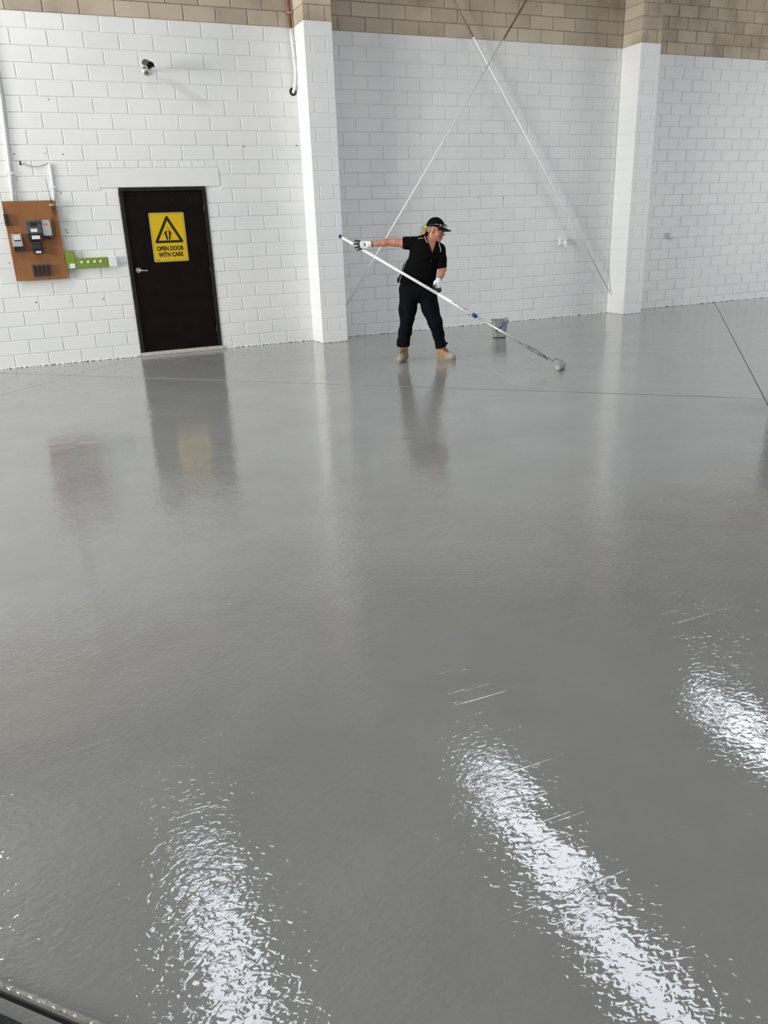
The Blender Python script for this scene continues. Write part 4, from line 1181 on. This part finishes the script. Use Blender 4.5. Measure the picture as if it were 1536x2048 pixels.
def f_hair(P):
    q = head_local(P)
    d = smax(ell(q, (0, -0.018, 0.012), (0.080, 0.098, 0.092)), np.maximum(q[:, 1] - (-0.012 - 0.45 * (0.045 - q[:, 2])), np.maximum(-0.075 - q[:, 2], q[:, 2] - 0.06)), 0.008)
    tail = uni([ell(q, (0.020, -0.118, 0.000), (0.026, 0.026, 0.030)), ell(q, (0.022, -0.142, -0.030), (0.028, 0.028, 0.040)), ell(q, (0.025, -0.140, -0.062), (0.030, 0.030, 0.032)), ell(q, (0.035, -0.108, -0.060), (0.030, 0.028, 0.034))], 0.02)
    d = smin(d, tail, 0.02)
    return d + 0.0035 * np.sin(95 * q[:, 1] + 60 * q[:, 0] + 14 * np.sin(40 * q[:, 2])) + 0.002 * np.sin(210 * q[:, 0] + 120 * q[:, 1])
net_obj('hair', f_hair, tuple(HC - 0.25), tuple(HC + 0.15), 0.0042, M['hair'], person)
tube('earring', [HL(0.084 + 0.003 * math.sin(a * math.pi / 8), -0.008 + 0.015 * math.cos(a * math.pi / 8), -0.054 + 0.018 * math.sin(a * math.pi / 8)) for a in range(17)], 0.0022, M['gold'], person, seg=6)
tube('earring', [HL(-0.084, -0.008 + 0.015 * math.cos(a * math.pi / 8), -0.054 + 0.018 * math.sin(a * math.pi / 8)) for a in range(17)], 0.0022, M['gold'], person, seg=6)
for s in (1, -1):
    def sph(c, r, m, name, par=person):
        bm = bmesh.new(); bmesh.ops.create_uvsphere(bm, u_segments=14, v_segments=8, radius=r)
        return bm_obj(name, bm, m, par, smooth=True, loc=c)
    ey = sph(HL(0.031 * s, 0.081, 0.008), 0.0115, M['eye_w'], 'eye')
    sph(HL(0.032 * s, 0.0885, 0.006), 0.0052, M['eye_d'], 'iris')
    tube('eyebrow', [HL(0.014 * s, 0.098, 0.024), HL(0.032 * s, 0.096, 0.029), HL(0.050 * s, 0.083, 0.024)], [0.003, 0.0035, 0.002], M['lace'], person, seg=6)
    tube('eyelid', [HL(0.019 * s, 0.091, 0.012), HL(0.032 * s, 0.0935, 0.0155), HL(0.044 * s, 0.084, 0.011)], 0.0028, M['skin'], person, seg=6)
tube('lip', [HL(-0.021, 0.090, -0.060), HL(-0.006, 0.1005, -0.056), HL(0.006, 0.1005, -0.056), HL(0.021, 0.090, -0.060)], [0.002, 0.0042, 0.0042, 0.002], M['lips'], person, seg=8)
tube('lip', [HL(-0.019, 0.090, -0.063), HL(0, 0.1005, -0.068), HL(0.019, 0.090, -0.063)], [0.002, 0.005, 0.002], M['lips'], person, seg=8)

# --- gloves: a knit shell with a thumb and four fingers, dark dipped fingers over it
def glove(lo, hi, wrist, palm, fingers, thumb, cuff, wid=0.65):
    """palm: (centre, half sizes); fingers: lists of points; first stretch stays white"""
    def white(P):
        d = palm(P)
        for f_ in fingers:
            d = smin(d, rc(P, f_[0], f_[1], 0.0125, 0.0115), 0.010)
        d = smin(d, rc(P, thumb[0], thumb[1], 0.016, 0.0125), 0.012)
        d = smin(d, rc(P, cuff[0], cuff[1], cuff[2], cuff[3]), 0.012)
        return d
    g = net_obj('glove', white, lo, hi, 0.0038, M['glove'], person)
    def dark(P):
        ds = [chain(P, [tuple(np.array(f_[0]) * (1 - wid) + np.array(f_[1]) * wid)] + list(f_[1:]), [0.0125] + [0.0122, 0.0112, 0.0098][:len(f_) - 1], 0.004) for f_ in fingers]
        ds.append(chain(P, list(thumb[1:]), [0.0135, 0.0115][:len(thumb) - 1], 0.004))
        return uni(ds, 0.0015)
    net_obj('dipped_fingers', dark, lo, hi, 0.0034, M['glove_blk'], g)
    a = Vector(cuff[0]); b = Vector(cuff[1]); d = (a - b).normalized()
    tube('glove_cuff', [a + d * 0.006, a + d * 0.016], [cuff[2] + 0.002, cuff[2] + 0.003], M['glove_cuff'], g, seg=18)
    return g
# picture-left hand on the pole: back of the hand to the camera, fingers over the pole, thumb behind it
def palm1(P):
    c = np.array([-0.640, 0.088, 1.325]); q = P - c
    a = math.radians(4); R_ = np.array([[math.cos(a), 0, math.sin(a)], [0, 1, 0], [-math.sin(a), 0, math.cos(a)]])
    return rbox(q @ R_.T, (0, 0, 0), (0.046, 0.018, 0.042), 0.016)
g1 = glove((-0.82, 0.02, 1.20), (-0.54, 0.22, 1.42), None, palm1,
      [[(-0.672, 0.084, 1.355), (-0.705, 0.080, 1.366), (-0.738, 0.088, 1.374), (-0.755, 0.102, 1.370)],
       [(-0.678, 0.082, 1.336), (-0.715, 0.076, 1.338), (-0.752, 0.088, 1.338), (-0.768, 0.106, 1.331)],
       [(-0.676, 0.082, 1.316), (-0.710, 0.076, 1.310), (-0.744, 0.088, 1.304), (-0.756, 0.108, 1.296)],
       [(-0.666, 0.084, 1.297), (-0.692, 0.078, 1.287), (-0.718, 0.090, 1.278), (-0.726, 0.108, 1.270)]],
      [(-0.628, 0.106, 1.300), (-0.650, 0.146, 1.292), (-0.690, 0.160, 1.296)], ((-0.572, 0.085, 1.331), (-0.60, 0.086, 1.329), 0.034, 0.034), 0.65)
box('glove_print', (-0.648, 0.066, 1.312), (-0.634, 0.0695, 1.345), M['glove_blk'], g1)
# picture-right hand hanging beside the hip
UP = 0.024
def palm2(P):
    c = np.array([0.168, -0.182, 0.858 + UP]); q = P - c
    return rbox(q, (0, 0, 0), (0.036, 0.019, 0.040), 0.017)
g2 = glove((0.08, -0.27, 0.74), (0.26, -0.10, 0.97), None, palm2,
      [[(0.142, -0.186, 0.859), (0.142, -0.200, 0.839), (0.150, -0.212, 0.821), (0.158, -0.204, 0.808)],
       [(0.160, -0.186, 0.854), (0.163, -0.200, 0.830), (0.172, -0.212, 0.810), (0.180, -0.204, 0.798)],
       [(0.178, -0.184, 0.854), (0.184, -0.197, 0.829), (0.192, -0.206, 0.809), (0.197, -0.200, 0.796)],
       [(0.194, -0.182, 0.858), (0.202, -0.192, 0.836), (0.208, -0.200, 0.819), (0.210, -0.194, 0.808)]],
      [(0.146, -0.192, 0.892), (0.130, -0.216, 0.870), (0.136, -0.226, 0.842)], ((0.190, -0.148, 0.926), (0.178, -0.166, 0.905), 0.032, 0.034), 0.0)

# ------------------------------------------------------------------ roller on its extension pole
pa = W(-0.940, 0.25, 1.430); pb = W(1.298, -0.90, 0.132)
pr = empty('paint_roller', tuple(pb)); tag(pr, 'long white extension pole with a grey paint roller on the floor', 'paint roller')
def PP(t): return pa.lerp(pb, t) - pb
pd = (pb - pa).normalized()
tube('pole_tube', [PP(0.012), PP(0.575)], 0.0165, M['pole'], pr, seg=16)
tube('end_cap', [PP(0.0), PP(0.013)], 0.020, M['blue'], pr, seg=16)
tube('pole_sleeve', [PP(0.50), PP(0.668)], 0.0185, M['pole'], pr, seg=16)
s_up = Vector((0, 0, 1)) - pd * pd.z; s_up.normalize(); s_side = pd.cross(s_up)
def facing(t, off): return PP(t) + s_side * off[0] + s_up * off[1]
for t0, t1 in ((0.565, 0.587), (0.592, 0.640)):
    tube('sleeve_print', [PP(t0) + s_up * 0.0105 + s_side * 0.0105, PP(t1) + s_up * 0.0105 + s_side * 0.0105], 0.006, M['print'], pr, seg=8)
lathe('lock_pin', [(0, 0.009), (0.012, 0.008)], PP(0.651) - s_up * 0.018, -s_up, M['wire'], pr, seg=10)
tube('lock_collar', [PP(0.664), PP(0.682)], 0.022, M['blue'], pr, seg=16)
tube('inner_pole', [PP(0.68), PP(0.905)], 0.0125, M['alu'], pr, seg=14)
for t in (0.782, 0.885): lathe('pin_hole', [(0, 0.006), (0.002, 0.005)], PP(t) + s_side * 0.012, s_side, M['black'], pr, seg=8)
tube('roller_grip', [PP(0.895), PP(0.915), PP(0.95), PP(0.985), PP(1.0)], [0.012, 0.017, 0.021, 0.017, 0.013], M['grip'], pr, seg=14)
RN = (1.409, -1.0, 0.037); RF = (1.505, -0.80, 0.037)
E1W = W(*RN); E2W = W(*RF)
ra_ = (E2W - E1W).normalized()
e1 = E1W - pb
n_ = (E2W - E1W).length
lathe('roller_sleeve', [(0, 0.026), (0.001, 0.030), (0.006, 0.036), (n_ - 0.006, 0.036), (n_ - 0.001, 0.030), (n_, 0.02)], e1, ra_, M['fleece'], pr, seg=28)
lathe('roller_end', [(-0.004, 0.019), (0.002, 0.022)], e1, ra_, M['fleece_end'], pr, seg=20)
lathe('end_slot', [(-0.0055, 0.006), (-0.003, 0.006)], e1, ra_, M['wire'], pr, seg=10)
e2 = E2W - pb
tube('roller_wire', [Vector((0, 0, 0)), W(1.371, -0.95, 0.101) - pb, W(1.391, -0.90, 0.118) - pb, W(1.438, -0.84, 0.098) - pb, e2 + Vector((0.0, 0.0, 0.03)) + ra_ * 0.012, e2 + ra_ * 0.022, e2], 0.004, M['wire'], pr, seg=8)
tube('grip_hook', [Vector((0, 0, 0)), W(1.330, -0.91, 0.136) - pb], 0.006, M['grip'], pr, seg=8)
tube('grip_hook', [Vector((0, 0, 0)), W(1.310, -0.90, 0.104) - pb], [0.009, 0.006], M['grip'], pr, seg=8)
